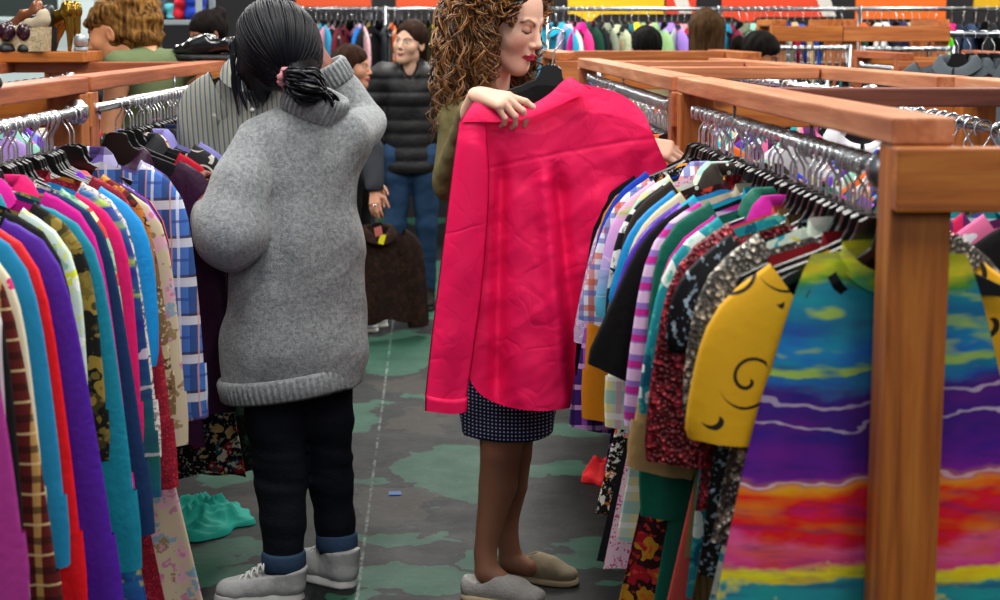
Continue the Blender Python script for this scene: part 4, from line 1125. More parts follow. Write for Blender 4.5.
# ================================================================ woman in the grey sweater
def m_knit(c1, c2):
    n = NT('wool_knit', .95, 0, .1, .3); v = n.coord()
    f = n.noise(v, 95, 4, .7); g = n.noise(v, 300, 2, .6)
    c = n.ramp(f, [(.32, c1), (.68, c2)]); c = n.mix(n.math('MULTIPLY', n.step(g, .6, .75), .5), c, '#c4c8c8')
    n.col(c); n.bump(n.math('ADD', f, n.math('MULTIPLY', g, .6)), .7, .006); return n.m
M_KNIT = m_knit('#63696c', '#989d9f')
def grey_woman():
    ro = Vector((-.56, 4.58, 0)); root = tuple(ro)
    r = empty('person', ro, 0, 'woman in a long grey turtleneck sweater and dark jeans, seen from behind, black ponytail', 'person')
    skin = '#7c4c40'
    hc = P(283, 50, 4.62); up = (-.30, -.28, 1); R = frame((-.42, .86, -.30), up)
    nk = P(309, 112, 4.585)
    pieces = [head_piece(hc, R, 1.0, dict(skin=skin, eyes='open'), .004, neck=nk)]
    shL, shR = P(262, 152, 4.57), P(346, 138, 4.60); elL, elR = P(231, 232, 4.45), P(366, 122, 4.84)
    wrL, wrR = P(206, 211, 4.64), P(336, 80, 4.84)
    pel, wai, che = P(295, 320, 4.58), P(298, 250, 4.58), P(302, 175, 4.58)
    kneeL, kneeR, anL, anR = P(280, 480, 4.55), P(330, 480, 4.62), P(284, 566, 4.50), P(338, 548, 4.62)
    pieces.append(limb_piece([([pel, wai, che, nk], [.13, .125, .12, .05], dict(flat=((0, 1, 0), .72))), ([che, shL, elL, wrL], [.07, .040, .036, .028]), ([che, shR, elR, wrR], [.07, .042, .036, .028]),
                              ([pel, P(276, 350, 4.57), kneeL, anL, P(270, 585, 4.5)], [.09, .08, .05, .034, .03]), ([pel, P(316, 350, 4.60), kneeR, anR, P(328, 578, 4.66)], [.09, .08, .05, .034, .03])], skin, .009))
    pieces.append(hand_piece(P(330, 70, 4.85), orth((-.55, -.1, .75), (.75, -.5, .4)), skin, .95, curl=(.5, .6, .5), side=-1))
    pieces.append(hand_piece(P(200, 210, 4.66), orth((-.22, .50, .70), (-.8, -.5, .1)), skin, .92, curl=(.7, 1.0, .7), side=1))
    join_parts('body', pieces, M_SKIN, r, root)
    # sweater
    lo, hi = bounds([P(190, 60, 4.5), P(395, 420, 4.5), (0-.5, 4.95, 1.2), (-.5, 4.25, 1.2)], .05)
    S = Sdf(lo, hi, .0065); fl = dict(flat=((0, 1, 0), .74))
    S.cone(P(301, 172, 4.585), P(299, 250, 4.58), .150, .178, .03, **fl); S.cone(P(299, 250, 4.58), P(294, 345, 4.58), .178, .195, .03, **fl)
    S.cone(P(294, 345, 4.58), P(293, 380, 4.58), .195, .185, .03, **fl)
    S.cone(P(256, 146, 4.58), P(344, 139, 4.60), .066, .066, .07, flat=((0, 1, 0), .9)); S.cone(P(303, 135, 4.585), P(312, 112, 4.585), .080, .062, .05)
    AR = Sdf(lo, hi, .0065)
    AR.cone(P(255, 152, 4.56), P(239, 188, 4.49), .068, .078, .03); AR.cone(P(239, 188, 4.49), P(230, 232, 4.45), .078, .088, .03)
    AR.cone(P(230, 230, 4.45), P(217, 222, 4.60), .088, .066, .06); AR.cone(P(217, 222, 4.60), P(207, 208, 4.67), .060, .036, .04)
    S.D = np.minimum(S.D+.012*np.exp(-np.abs(AR.D)/.012)*(AR.D > 0), AR.D)
    S.cone(P(346, 140, 4.60), P(366, 124, 4.82), .064, .058, .04); S.cone(P(366, 122, 4.83), P(337, 80, 4.83), .058, .040, .012)
    zh = P(293, 390, 4.58)
    S.plane(zh, (.15, 0, -1))
    c0 = A3(P(297, 250, 4.58))
    def folds(Q):
        d = .0075*nz(Q*np.array([1, 1, .35]), 22, 1)+.004*nz(Q*np.array([.6, 1, 1]), 40, 2)
        x = Q[:, 0]; z = Q[:, 2]
        ln = np.abs((x-(-.53))-.10*(z-1.05)); d = d-.012*np.exp(-(ln/.02)**2)*np.clip((1.22-z)*4, 0, 1)*np.clip((z-.72)*4, 0, 1)    # long fold down the back
        ln = np.abs((x-(-.585))-.05*(z-1.05)); d = d+.010*np.exp(-(ln/.014)**2)*np.clip((1.25-z)*4, 0, 1)*np.clip((z-.85)*4, 0, 1)
        return d
    S.disp(folds)
    V, Fc = S.mesh(1); sw = mk('sweater', V-np.array(root), Fc, M_KNIT, r)
    ax = A3(P(318, 95, 4.56))-A3(P(308, 122, 4.56)); Rc = frame((0, 1, .12), ax)
    Rc = np.stack([Rc[:, 0], Rc[:, 1], Rc[:, 2]], 1)
    ring_band('turtleneck', P(309, 118, 4.585), Rc, .078, .074, .082, 34, M_KNIT, sw, root, t=.008, flare=.004, depth=.0028, n=408)
    ring_band('cuff', P(340, 84, 4.832), frame((0, 1, .2), A3(P(328, 62, 4.83))-A3(P(340, 84, 4.83))), .043, .043, .068, 22, M_KNIT, sw, root, t=.006, n=264)
    hemR = np.stack([np.array([1, 0, .15])/math.hypot(1, .15), np.array([0, 1.0, 0]), np.array([-.15, 0, 1])/math.hypot(1, .15)], 1)
    ring_band('hem_rib', P(293, 392, 4.58), hemR, .190, .145, .066, 70, M_KNIT, sw, root, t=.007, depth=.002, n=560, flare=.004)
    # jeans
    lo, hi = bounds([P(240, 330, 4.5), P(362, 575, 4.5), (-.6, 4.75, .5), (-.6, 4.4, .5)], .05)
    J = Sdf(lo, hi, .0065)
    J.cone(P(275, 350, 4.56), P(318, 350, 4.60), .10, .10, .03)
    J.chain([P(274, 350, 4.56), P(276, 420, 4.55), P(281, 480, 4.54), P(283, 520, 4.52), P(284, 567, 4.50)], [.098, .082, .068, .061, .053], .02)
    J.chain([P(318, 350, 4.60), P(326, 420, 4.61), P(330, 480, 4.62), P(335, 520, 4.63), P(337, 550, 4.63)], [.096, .074, .061, .055, .052], .02)
    J.plane(P(290, 576, 4.55), (0, 0, -1))
    J.disp(lambda Q: .0045*nz(Q*np.array([.5, .5, 1.6]), 45, 6)*(.4+.9*np.exp(-((Q[:, 2]-.36)/.08)**2)))
    jm = part('jeans', J, M_DENIM, r, root)
    ring_band('turned_up_cuff', (P(284, 572, 4.50).x, 4.50, .082), np.eye(3), .056, .056, .052, 1, M_DENIMC, jm, root, t=.005, depth=0, n=48)
    ring_band('turned_up_cuff', (P(337, 553, 4.63).x, 4.63, .098), np.eye(3), .054, .054, .050, 1, M_DENIMC, jm, root, t=.005, depth=0, n=48)
    g = m_solid('#9a9c9c', .8, .2); g2 = m_plain('#a8aaa8', .6); g3 = m_plain('#c2c4c2', .7)
    place_shoe('sneaker', Vector((P(303, 590, 4.5).x, 4.49, 0)), (-1, -.12, 0), .24, r, root, (g, g2, g3), shaft=.05)
    place_shoe('sneaker', Vector((P(352, 588, 4.58).x, 4.58, 0)), (-.72, .55, 0), .25, r, root, (g, g2, g3), shaft=.065)
    # hair: gathered into a low ponytail
    mh = m_hair('#030406', '#0a0d14', .45, 90, .35); ms = m_strand('#010203', '#0b101c', .42, .22)
    c = A3(P(279, 45, 4.615)); rad = np.array([.108, .118, .128])
    lo, hi = bounds([c], .22); Hs = Sdf(lo, hi, .006)
    Hs.ell(c, rad, R, .02)
    Hs.cone(P(250, 70, 4.60), P(262, 96, 4.60), .035, .020, .03); Hs.cone(P(300, 70, 4.56), P(292, 80, 4.52), .04, .03, .03)
    Hs.ell(A3(hc)+R@np.array([0, .16, -.05]), (.075, .10, .11), R, .02, 'sub')
    hair = part('hair', Hs, mh, r, root)
    tgt = A3(P(287, 77, 4.515))
    paths = []; rg = np.random.RandomState(5)
    td = R.T@(tgt-c)/rad; td /= np.linalg.norm(td)
    while len(paths) < 620:
        d = rg.normal(size=3); d /= np.linalg.norm(d)
        if d[1] > .35 or d[2] < -.55: continue
        t = np.linspace(0, 1, 16)[:, None]
        om = math.acos(np.clip(d@td, -1, 1))
        if om < .25 or om > 2.4: continue
        q = (np.sin((1-t)*om)*d+np.sin(t*om)*td)/math.sin(om)
        q = q+np.array([0, 0, -.16])*np.sin(t*PI)*abs(d[0]); 
        bul = 1.0+.012+.02*rg.uniform(-.3, 1)*np.sin(t*PI)
        w = c+(q/np.linalg.norm(q, axis=1)[:, None]*bul*rad)@R.T
        w[-3:] = w[-3:]*.4+(tgt+rg.normal(size=3)*.009)*.6
        paths.append(w)
    strands('hair_strands', paths, .0026, ms, hair, root)
    pt = []
    for i in range(150):
        o = rg.normal(size=3)*np.array([.010, .010, .013]); e = rg.normal(size=3)*np.array([.010, .010, .006])
        pt.append(catmull([tgt+o*.6, A3(P(298, 84, 4.475))+o*1.5, A3(P(312, 88, 4.48))+o*1.4+[0, 0, .004], A3(P(324, 95, 4.515))+e, A3(P(329, 106, 4.545))+e], 18))
    strands('ponytail', pt, .0042, ms, hair, root, taper=False)
    lo_ = []
    for (x0, y0, x1, y1, x2, y2) in ((238, 52, 234, 80, 240, 116), (244, 70, 247, 92, 254, 107), (240, 60, 239, 88, 247, 110), (250, 80, 254, 96, 258, 109), (235, 40, 233, 62, 236, 96), (262, 92, 264, 98, 263, 106)):
        for q in range(7):
            o = rg.normal(size=3)*.0035; lo_.append(catmull([A3(P(x0, y0, 4.60))+o, A3(P(x1, y1, 4.585))+o*1.3, A3(P(x2, y2, 4.58))+o*.6], 12))
    strands('loose_strands', lo_, .0018, ms, hair, root)
    sc = MB(); t0 = tgt; axd = A3(P(298, 84, 4.475))-tgt; axd /= np.linalg.norm(axd); Rs = orth(axd, (0, 0, 1))
    ring = []
    for i in range(49):
        a = 2*PI*i/48; rr = .0205+.003*math.sin(7*a); ring.append(t0+Rs[:, 0]*rr*math.cos(a)+Rs[:, 2]*rr*math.sin(a)+Rs[:, 1]*(.004+.003*math.sin(5*a))-np.array(root))
    sc.tube(ring, [.0095+.0022*math.sin(i*1.9) for i in range(49)], 10)
    sc.build('hair_tie', m_solid('#c98890', .7, .2), hair, True)
grey_woman()

# ================================================================ woman with curly hair
def curly_woman():
    ro = Vector((.0, 4.56, 0)); root = tuple(ro)
    r = empty('person', ro, 0, 'curly brown haired woman holding up the pink shirt, in a navy dotted skirt', 'person')
    skin = '#deaf98'; legs = '#8a5f48'
    hc = P(506, 21, 4.50); R = frame((.80, -.50, -.27), (.05, -.05, 1)); nk = P(487, 102, 4.575)
    pieces = [head_piece(hc, R, 1.0, dict(skin='#e8bda6', lips='#b82a48', brow='#6a4430', lids='#a8745e', blush='#e09a8a'), .0028, neck=nk)]
    fw = (.75, -.66, 0)
    che, wai, pel = P(499, 150, 4.58), P(504, 225, 4.57), P(506, 300, 4.56)
    shR, shL = P(461, 121, 4.45), P(539, 121, 4.71); elR, elL = P(452, 182, 4.42), P(592, 190, 4.50)
    wrR, wrL = P(478, 98, 4.20), P(640, 144, 4.285)
    kR, kL, aR, aL = P(501, 452, 4.50), P(512, 452, 4.60), P(485, 552, 4.49), P(508, 540, 4.64)
    pieces.append(limb_piece([([pel, wai, che, nk], [.12, .105, .11, .05], dict(flat=(fw, .75))), ([che, shR, elR, P(470, 114, 4.235), P(477, 97, 4.19)], [.08, .05, .038, .028, .025]), ([che, shL, elL, wrL], [.08, .05, .038, .027])], skin, .006))
    pieces.append(limb_piece([([pel, P(503, 360, 4.52), kR, P(498, 485, 4.505), P(489, 528, 4.495), aR, P(487, 572, 4.48)], [.10, .085, .056, .053, .036, .031, .034]),
                              ([pel, P(511, 360, 4.59), kL, P(509, 485, 4.63), P(506, 520, 4.64), aL, P(511, 560, 4.645)], [.10, .085, .056, .052, .036, .031, .034]),
                              ([P(487, 572, 4.48), P(508, 585, 4.46)], [.034, .026]), ([P(511, 560, 4.645), P(528, 568, 4.62)], [.034, .026])], legs, .006))
    Rr = orth((.86, -.42, -.22), (.10, -.60, .78))
    pieces.append(hand_piece(P(478, 95, 4.18), Rr, skin, .94, stub=.004, side=-1, curls=((.15, .45, .35), (.55, .75, .5), (.75, .85, .6), (.85, .9, .6)), thumb=(.3, .5), spread=.09))
    pieces.append(hand_piece(P(641, 144, 4.285), orth((.95, -.16, -.24), (.15, -.62, .75)), skin, .94, side=1, curls=((.25, .35, .25), (.35, .4, .3), (.45, .5, .3), (.5, .5, .3)), thumb=(.7, .1), spread=.12))
    join_parts('body', pieces, M_SKIN, r, root)
    # olive top
    lo, hi = bounds([P(425, 80, 4.4), P(680, 330, 4.4), (0, 4.85, 1.2), (0, 4.2, 1.2)], .04)
    S = Sdf(lo, hi, .007); fl = dict(flat=(fw, .78))
    S.cone(pel, wai, .135, .118, .03, **fl); S.cone(wai, che, .118, .122, .03, **fl); S.cone(shR, shL, .060, .060, .06); S.cone(che, P(491, 108, 4.575), .10, .062, .05)
    S.chain([shR, elR, P(471, 112, 4.24)], [.060, .050, .034], .02); S.chain([shL, elL, P(624, 148, 4.31)], [.060, .050, .037], .02)
    S.plane(P(505, 300, 4.56), (0, 0, -1)); S.disp(lambda Q: .004*nz(Q*np.array([1, 1, .6]), 40, 8)+.002*nz(Q, 90, 4))
    part('olive_top', S, m_solid('#6f6744', .9, .15), r, root)
    # skirt
    lo, hi = bounds([P(450, 230, 4.4), P(565, 450, 4.4), (0, 4.8, .7), (0, 4.35, .7)], .04)
    K = Sdf(lo, hi, .006); fl = dict(flat=((.66, .75, 0), .86))
    K.chain([P(504, 250, 4.565), P(506, 310, 4.56), P(507, 380, 4.555), P(507, 450, 4.55)], [.118, .155, .150, .132], .03, **fl)
    K.plane(P(507, 433, 4.55), (.04, 0, -1)); K.disp(lambda Q: .004*nz(Q*np.array([1, 1, .3]), 30, 9))
    n = NT('dotted_navy_cloth', .7, 0, .25); v = n.coord(1, 1, 1, rot=(0, 0, .8)); d = n.voro(n.coord(1, 0, 1), 95, rnd=0.0)
    n.col(n.mix(n.math('LESS_THAN', d, .23), '#101a3c', '#b8c2d4'))
    part('skirt', K, n.m, r, root)
    cn = m_solid('#a9a8a4', .9, .15, bump=.5, bs=140); cn2 = m_solid('#8f846c', .85); so = m_plain('#b9a888', .7)
    place_shoe('slip_on', Vector((P(463, 588, 4.47).x, 4.50, 0)), (.93, -.33, 0), .238, r, root, (cn, so))
    place_shoe('slip_on', Vector((P(500, 573, 4.66).x, 4.70, 0)), (.90, -.40, 0), .238, r, root, (cn2, so))
    # hair
    mh = m_hair('#140b07', '#24160c', .6, 80, .2); ms = m_strand('#22120a', '#a87440', .4)
    c = A3(hc)+R@np.array([0, -.02, .035])
    lo, hi = bounds([c, c+np.array([-.05, 0, -.18])], .26); Hs = Sdf(lo, hi, .007)
    Hs.ell(c+R@np.array([0, -.004, .006]), (.089, .112, .098), R, .02)
    Hs.cone(c+R@np.array([.03, -.07, -.02]), A3(P(462, 98, 4.50)), .075, .060, .05); Hs.cone(c+R@np.array([-.05, -.05, -.02]), A3(P(500, 92, 4.66)), .06, .04, .05)
    Hs.ell(A3(hc)+R@np.array([-.006, .126, -.050]), (.062, .082, .110), R, .02, 'sub')
    hair = part('hair', Hs, mh, r, root)
    rg = np.random.RandomState(11); paths = []
    tries = 0
    while len(paths) < 1500 and tries < 20000:
        tries += 1
        d = rg.normal(size=3); d /= np.linalg.norm(d)
        if d[2] < -.30: continue
        az = math.degrees(math.atan2(abs(d[0]), d[1]))      # 0 straight ahead
        near = d[0] > 0
        if d[2] < .72 and az < (40 if near else 40): continue
        if d[2] >= .72 and d[1] > .64: continue
        p0 = c+R@(d*np.array([.084, .102, .096]))
        hd = np.array([d[0], d[1]-.22, 0]) if az > 75 else np.array([d[0]*1.5+(.2 if near else -.25), .12, 0])
        if abs(hd[0]) < .25 and hd[1] > -.2: hd[0] = (.6 if near else -.6)
        hd /= np.linalg.norm(hd)+1e-9
        Rm = rg.uniform(.105, .185) if near or hd[1] < -.5 else rg.uniform(.10, .145)
        if hd[1] > -.1: Rm = rg.uniform(.086, .118) if near else rg.uniform(.095, .135)
        L = rg.uniform(.10, .33)
        if hd[1] > -.1: L = rg.uniform(.06, .22)
        hw = R@hd; hw[2] = 0; hw /= np.linalg.norm(hw)+1e-9
        p1 = p0+R@d*.022+hw*.012+np.array([0, 0, .012])
        p2 = c+hw*(Rm*.88)+np.array([0, 0, .035-L*.22]); p3 = c+hw*Rm+np.array([0, 0, -.02-L*.6]); p4 = c+hw*(Rm*rg.uniform(.85, 1.08))+np.array([0, 0, -.03-L])
        m = 48; ctr = catmull([p0, p1, p2, p3, p4], m)
        T = np.gradient(ctr, axis=0); T /= np.linalg.norm(T, axis=1)[:, None]
        u = np.cross(T, np.array([.3, .4, .85])); u /= np.linalg.norm(u, axis=1)[:, None]+1e-9; w = np.cross(T, u)
        s = np.linspace(0, 1, m); ln = np.sum(np.linalg.norm(np.diff(ctr, axis=0), axis=1))
        turns = ln/rg.uniform(.045, .085); ph = rg.uniform(0, 6.28); amp = rg.uniform(.006, .017)*np.clip(s*4, 0, 1)*(1+.4*np.sin(s*9+ph))
        sg = rg.choice([-1, 1])
        for q in range(2):      # each lock is a few hairs wide
            o = rg.normal(size=3)*.0022
            paths.append(ctr+o+amp[:, None]*(np.cos(ph+.25*q+2*PI*turns*s)[:, None]*u+sg*np.sin(ph+.25*q+2*PI*turns*s)[:, None]*w))
    strands('curls', paths, .0021, ms, hair, root, n=4)
curly_woman()

# ================================================================ the pink shirt she holds
def coons(top, bot, lef, rig, nu, nv):
    t = catmull(top, nu); b = catmull(bot, nu); l = catmull(lef, nv); g = catmull(rig, nv)
    u = np.linspace(0, 1, nu)[None, :, None]; v = np.linspace(0, 1, nv)[:, None, None]
    C = (1-v)*t[None]+v*b[None]+(1-u)*l[:, None]+u*g[:, None]-((1-u)*(1-v)*t[0]+u*(1-v)*t[-1]+(1-u)*v*b[0]+u*v*b[-1])
    return C       # nv,nu,2
def cloth_panel(name, top, bot, lef, rig, Y, bulge, folds, mat, parent, root, nu=70, nv=80, thick=.03, u0=0):
    C = coons(top, bot, lef, rig, nu, nv)
    U, Vv = np.meshgrid(np.linspace(0, 1, nu), np.linspace(0, 1, nv))
    edge = np.sqrt(np.clip(1-(2*U-1)**2, 0, 1))
    out = []
    for side in (0, 1):
        y = np.broadcast_to(Y(U, Vv), U.shape)+(-1 if side == 0 else 1)*thick*edge*np.clip(Vv*6+.12, 0, 1)+folds(U, Vv, C)
        G = np.zeros((nv, nu, 3))
        for i in range(nv):
            for j in range(nu): G[i, j] = at(C[i, j, 0], C[i, j, 1], float(y[i, j]))
        out.append(G)
    ring = np.concatenate([out[0], out[1][:, ::-1]], axis=1).reshape(-1, 3)
    return mk(name, ring-np.array(root), np.array(grid_faces(nv, 2*nu, True)), mat, parent)
def m_pink():
    n = NT('pink_cotton', .62, 0, .25); v = n.coord()
    n.col(n.mix(n.math('MULTIPLY', n.noise(v, 5, 3), .4), '#ee0e58', '#dc0a4c'))
    w = n.noise(n.coord(1, 1, 1), 9, 4, .6, dist=1.5)
    cr = n.math('ABSOLUTE', n.math('SUBTRACT', n.noise(n.coord(1, 1, 1.2), 7, 2, .5, dist=.6), .5))
    cr2 = n.math('ABSOLUTE', n.math('SUBTRACT', n.noise(n.coord(1.3, 1, 1, loc=(3, 1, 2)), 11, 2, .5, dist=.5), .5))
    h = n.math('ADD', n.math('MULTIPLY', n.math('MINIMUM', cr, .06), 9), n.math('ADD', n.math('MULTIPLY', n.math('MINIMUM', cr2, .05), 5), n.math('MULTIPLY', w, .5)))
    n.bump(h, .34, .005); return n.m
M_PINK = m_pink()
def pink_shirt():
    ro = A3(P(540, 95, 4.20)); root = tuple(ro)
    r = empty('shirt', ro, 0, 'bright pink crinkled cotton shirt held up by the curly haired woman', 'shirt')
    def f_body(U, V, C):
        x = C[..., 0]; y = C[..., 1]; d = 0*U
        def crease(x0, y0, x1, y1, w, a, soft=30):
            t = np.clip((y-y0)/(y1-y0), 0, 1); xc = x0+(x1-x0)*t
            return a*np.exp(-((x-xc)/w)**2)*np.clip((y-y0)/soft, 0, 1)*np.clip((y1+40-y)/40, 0, 1)
        d = d+crease(556, 160, 578, 400, 8, .020)+crease(542, 150, 566, 400, 9, -.014)+crease(502, 150, 497, 380, 7, .016)+crease(515, 180, 520, 400, 12, -.008)
        d = d+crease(600, 170, 595, 400, 14, -.012)+crease(640, 150, 625, 380, 9, .012)+.014*np.sin((x-480)/14.0)*V**2
        Q = np.stack([C[..., 0]/100, V*0, C[..., 1]/100], -1)
        yl = np.interp(x, [484, 505, 570, 630, 662], [169, 165, 151, 141, 138]); d = d*1.5+.0022*np.exp(-((y-yl)/2.0)**2)+.0055*nz(Q.reshape(-1, 3), 6, 12).reshape(U.shape)*np.clip(V*3, 0, 1)+.0022*nz(Q.reshape(-1, 3), 15, 13).reshape(U.shape)*np.clip(V*3, 0, 1)
        return d
    cloth_panel('body', [(461, 121), (476, 108), (492, 104), (512, 107), (532, 108), (552, 98), (570, 84), (592, 86), (622, 95), (644, 114), (655, 142)],
                [(466, 372), (480, 394), (508, 407), (545, 411), (585, 405), (635, 395), (662, 375)],
                [(461, 121), (478, 150), (484, 200), (482, 260), (474, 330), (466, 372)], [(655, 142), (667, 166), (671, 190), (668, 260), (662, 375)],
                lambda U, V: 4.185+.02*U, .03, f_body, M_PINK, r, root, 96, 180, .028)
    # stitched yoke line across the back
    def f_sl(U, V, C):
        Q = np.stack([C[..., 0]/100, V*0, C[..., 1]/100], -1)
        return .007*np.sin(U*7+V*3)*V+.005*nz(Q.reshape(-1, 3), 8, 15).reshape(U.shape)*V
    s1 = cloth_panel('sleeve', [(459, 123), (466, 113), (476, 112), (486, 122)], [(425, 396), (440, 399), (455, 400), (467, 398)],
                     [(459, 123), (453, 165), (441, 260), (431, 340), (425, 396)], [(486, 122), (489, 190), (483, 280), (474, 350), (467, 398)],
                     lambda U, V: 4.150+.0*U, .03, f_sl, M_PINK, r, root, 26, 60, .022)
    cloth_panel('cuff', [(425, 393), (440, 396), (455, 397), (468, 395)], [(425, 411), (440, 413), (455, 414), (467, 412)], [(425, 393), (425, 402), (425, 411)], [(468, 395), (468, 404), (467, 412)],
                lambda U, V: 4.148+0*U, .03, lambda U, V, C: .006*np.sin(U*7+3), M_PINK, s1, root, 24, 6, .023)
    s2 = cloth_panel('sleeve', [(628, 120), (640, 122), (650, 132), (657, 150)], [(612, 400), (622, 402), (634, 401), (646, 396)],
                     [(628, 120), (622, 190), (616, 300), (612, 400)], [(657, 150), (668, 200), (660, 300), (646, 396)],
                     lambda U, V: 4.262+0*U, .03, f_sl, M_PINK, r, root, 24, 40, .018)
    def f_col(U, V, C): return -.010*np.sin(V*PI*.6)-.004*np.sin(U*9)*V
    cloth_panel('collar', [(474, 102), (486, 97), (500, 101), (516, 105), (532, 104), (549, 94), (563, 81), (571, 77)], [(460, 122), (478, 122), (500, 122), (520, 120), (540, 114), (560, 105), (578, 96), (591, 89)],
                [(474, 102), (466, 112), (460, 122)], [(571, 77), (581, 83), (591, 89)], lambda U, V: 4.150+.012*U+.012*(1-V), .01, f_col, M_PINK, r, root, 60, 12, .006)
    h = hanger(P(556, 34, 4.222), 0, 'black plastic hanger in the pink shirt held by the curly haired woman', 'hanger held up with the pink shirt', .80)
    h.rotation_euler = (0, math.radians(7), 0); del h['group']
pink_shirt()
# ================================================================ people further back
def figure(x, Y, H, yaw, label, top, trousers, hair, skin='#c09078', head_dir=None, shoe='#15151a', arms=None, top_off=.016, top_low=.86, sleeve=1.0, face=None, h=.010, up=(0, 0, 1), puffer=False, neckhole=.055, lean=(0, 0, 0)):
    """a standing person; yaw 0 faces away from the camera, PI faces it"""
    k = H/1.68; ro = Vector((x, Y, 0)); root = tuple(ro)
    f = np.array([-math.sin(yaw), math.cos(yaw), 0]); rt = np.array([f[1], -f[0], 0])
    W = lambda a, b, c: np.array(root)+(rt*a+f*b)*k+np.array([0, 0, c*k])
    r = empty('person', ro, 0, label, 'person')
    hd = A3(head_dir) if head_dir is not None else f
    R = frame(hd, up); hc = W(0, .02, 1.545)+np.array(lean)
    nk = W(0, -.01, 1.385)
    arms = arms or {}
    elR = arms.get('elR', W(.225, -.02, 1.09)); elL = arms.get('elL', W(-.225, -.02, 1.09)); wrR = arms.get('wrR', W(.23, .07, .86)); wrL = arms.get('wrL', W(-.23, .07, .86))
    shR, shL, che, wai, pel = W(.155, -.01, 1.35), W(-.155, -.01, 1.35), W(0, 0, 1.24), W(0, .0, 1.06), W(0, 0, .92)
    kn = [W(s*.09, .02, .49) for s in (1, -1)]; an = [W(s*.09, -.02, .09) for s in (1, -1)]
    fl = dict(flat=(f, .72))
    fc = dict(skin=skin, eyes='open'); fc.update(face or {})
    pcs = [head_piece(hc, R, k, fc, .005, neck=nk)]
    pcs.append(limb_piece([([pel, wai, che, nk], [.13*k, .115*k, .12*k, .05*k], fl), ([che, shR, elR, wrR], [.08*k, .047*k, .038*k, .027*k]), ([che, shL, elL, wrL], [.08*k, .047*k, .038*k, .027*k]),
                           ([pel, W(.085, 0, .86), kn[0], an[0], W(.09, .10, .03)], [.1*k, .085*k, .052*k, .036*k, .03*k]), ([pel, W(-.085, 0, .86), kn[1], an[1], W(-.09, .10, .03)], [.1*k, .085*k, .052*k, .036*k, .03*k])], skin, h))
    for w, e, s in ((wrR, elR, -1), (wrL, elL, 1)):
        d = A3(w)-A3(e); d /= np.linalg.norm(d)
        pcs.append(hand_piece(A3(w)+d*.01, orth(d, rt*(-s)), skin, k*.95, .0045, curl=(.3, .4, .3), side=s))
    join_parts('body', pcs, M_SKIN, r, root)
    o = top_off
    lo, hi = bounds([W(0, 0, .6), W(0, 0, 1.45), elR, elL, wrR, wrL], .17)
    S = Sdf(lo, hi, h*.85)
    S.cone(W(0, 0, top_low+.06), wai, .145*k+o, .122*k+o, .03, **fl); S.cone(wai, che, .122*k+o, .125*k+o, .03, **fl); S.cone(shR, shL, .052*k+o, .052*k+o, .06); S.cone(che, W(0, -.01, 1.36), .09*k+o, neckhole*k+o*.7, .05)
    if sleeve > 0:
        for sh, el, wr in ((shR, elR, wrR), (shL, elL, wrL)):
            S.cone(sh, el, .050*k+o, .042*k+o, .02)
            if sleeve > .5: S.cone(el, A3(el)+(A3(wr)-A3(el))*.93, .042*k+o, .031*k+o, .015)
    if top_low: S.plane(W(0, 0, top_low), (0, 0, -1))
    if puffer:
        S.cone(W(0, -.05, 1.41), W(0, .06, 1.37), .075*k, .055*k, .03); S.ell(W(0, .08, 1.42), (.045*k, .07*k, .08*k), np.stack([rt, f, np.array([0, 0, 1.])], 1), .01, 'sub')
        S.disp(lambda Q: -.011*np.abs(np.sin(Q[:, 2]*PI/.075))**.5+.011+.004*nz(Q, 30, 3))
    else: S.disp(lambda Q: .004*nz(Q*np.array([1, 1, .5]), 30, 3))
    part('jacket' if puffer else 'top', S, top, r, root)
    lo, hi = bounds([W(0, 0, .1), W(0, 0, 1.0)], .2); J = Sdf(lo, hi, h*.9)
    J.cone(pel, wai, .14*k, .12*k, .03, **fl)
    for s, q, a in ((1, kn[0], an[0]), (-1, kn[1], an[1])): J.chain([W(s*.08, 0, .90), W(s*.085, 0, .78), q, a], [.105*k, .092*k, .062*k, .05*k], .02)
    J.plane(W(0, 0, .09), (0, 0, -1)); J.disp(lambda Q: .003*nz(Q, 50, 5))
    part('trousers', J, trousers, r, root)
    sm = m_solid(shoe, .6); 
    for s in (1, -1): place_shoe('sneaker', W(s*.09, -.06, 0), f, .25*k, r, root, (sm, m_plain('#1a1a1c' if shoe.startswith('#1') else '#c8c8c4', .6), sm), shaft=.08)
    hair(r, root, hc, R, k, f)
    return r, W, hc, R
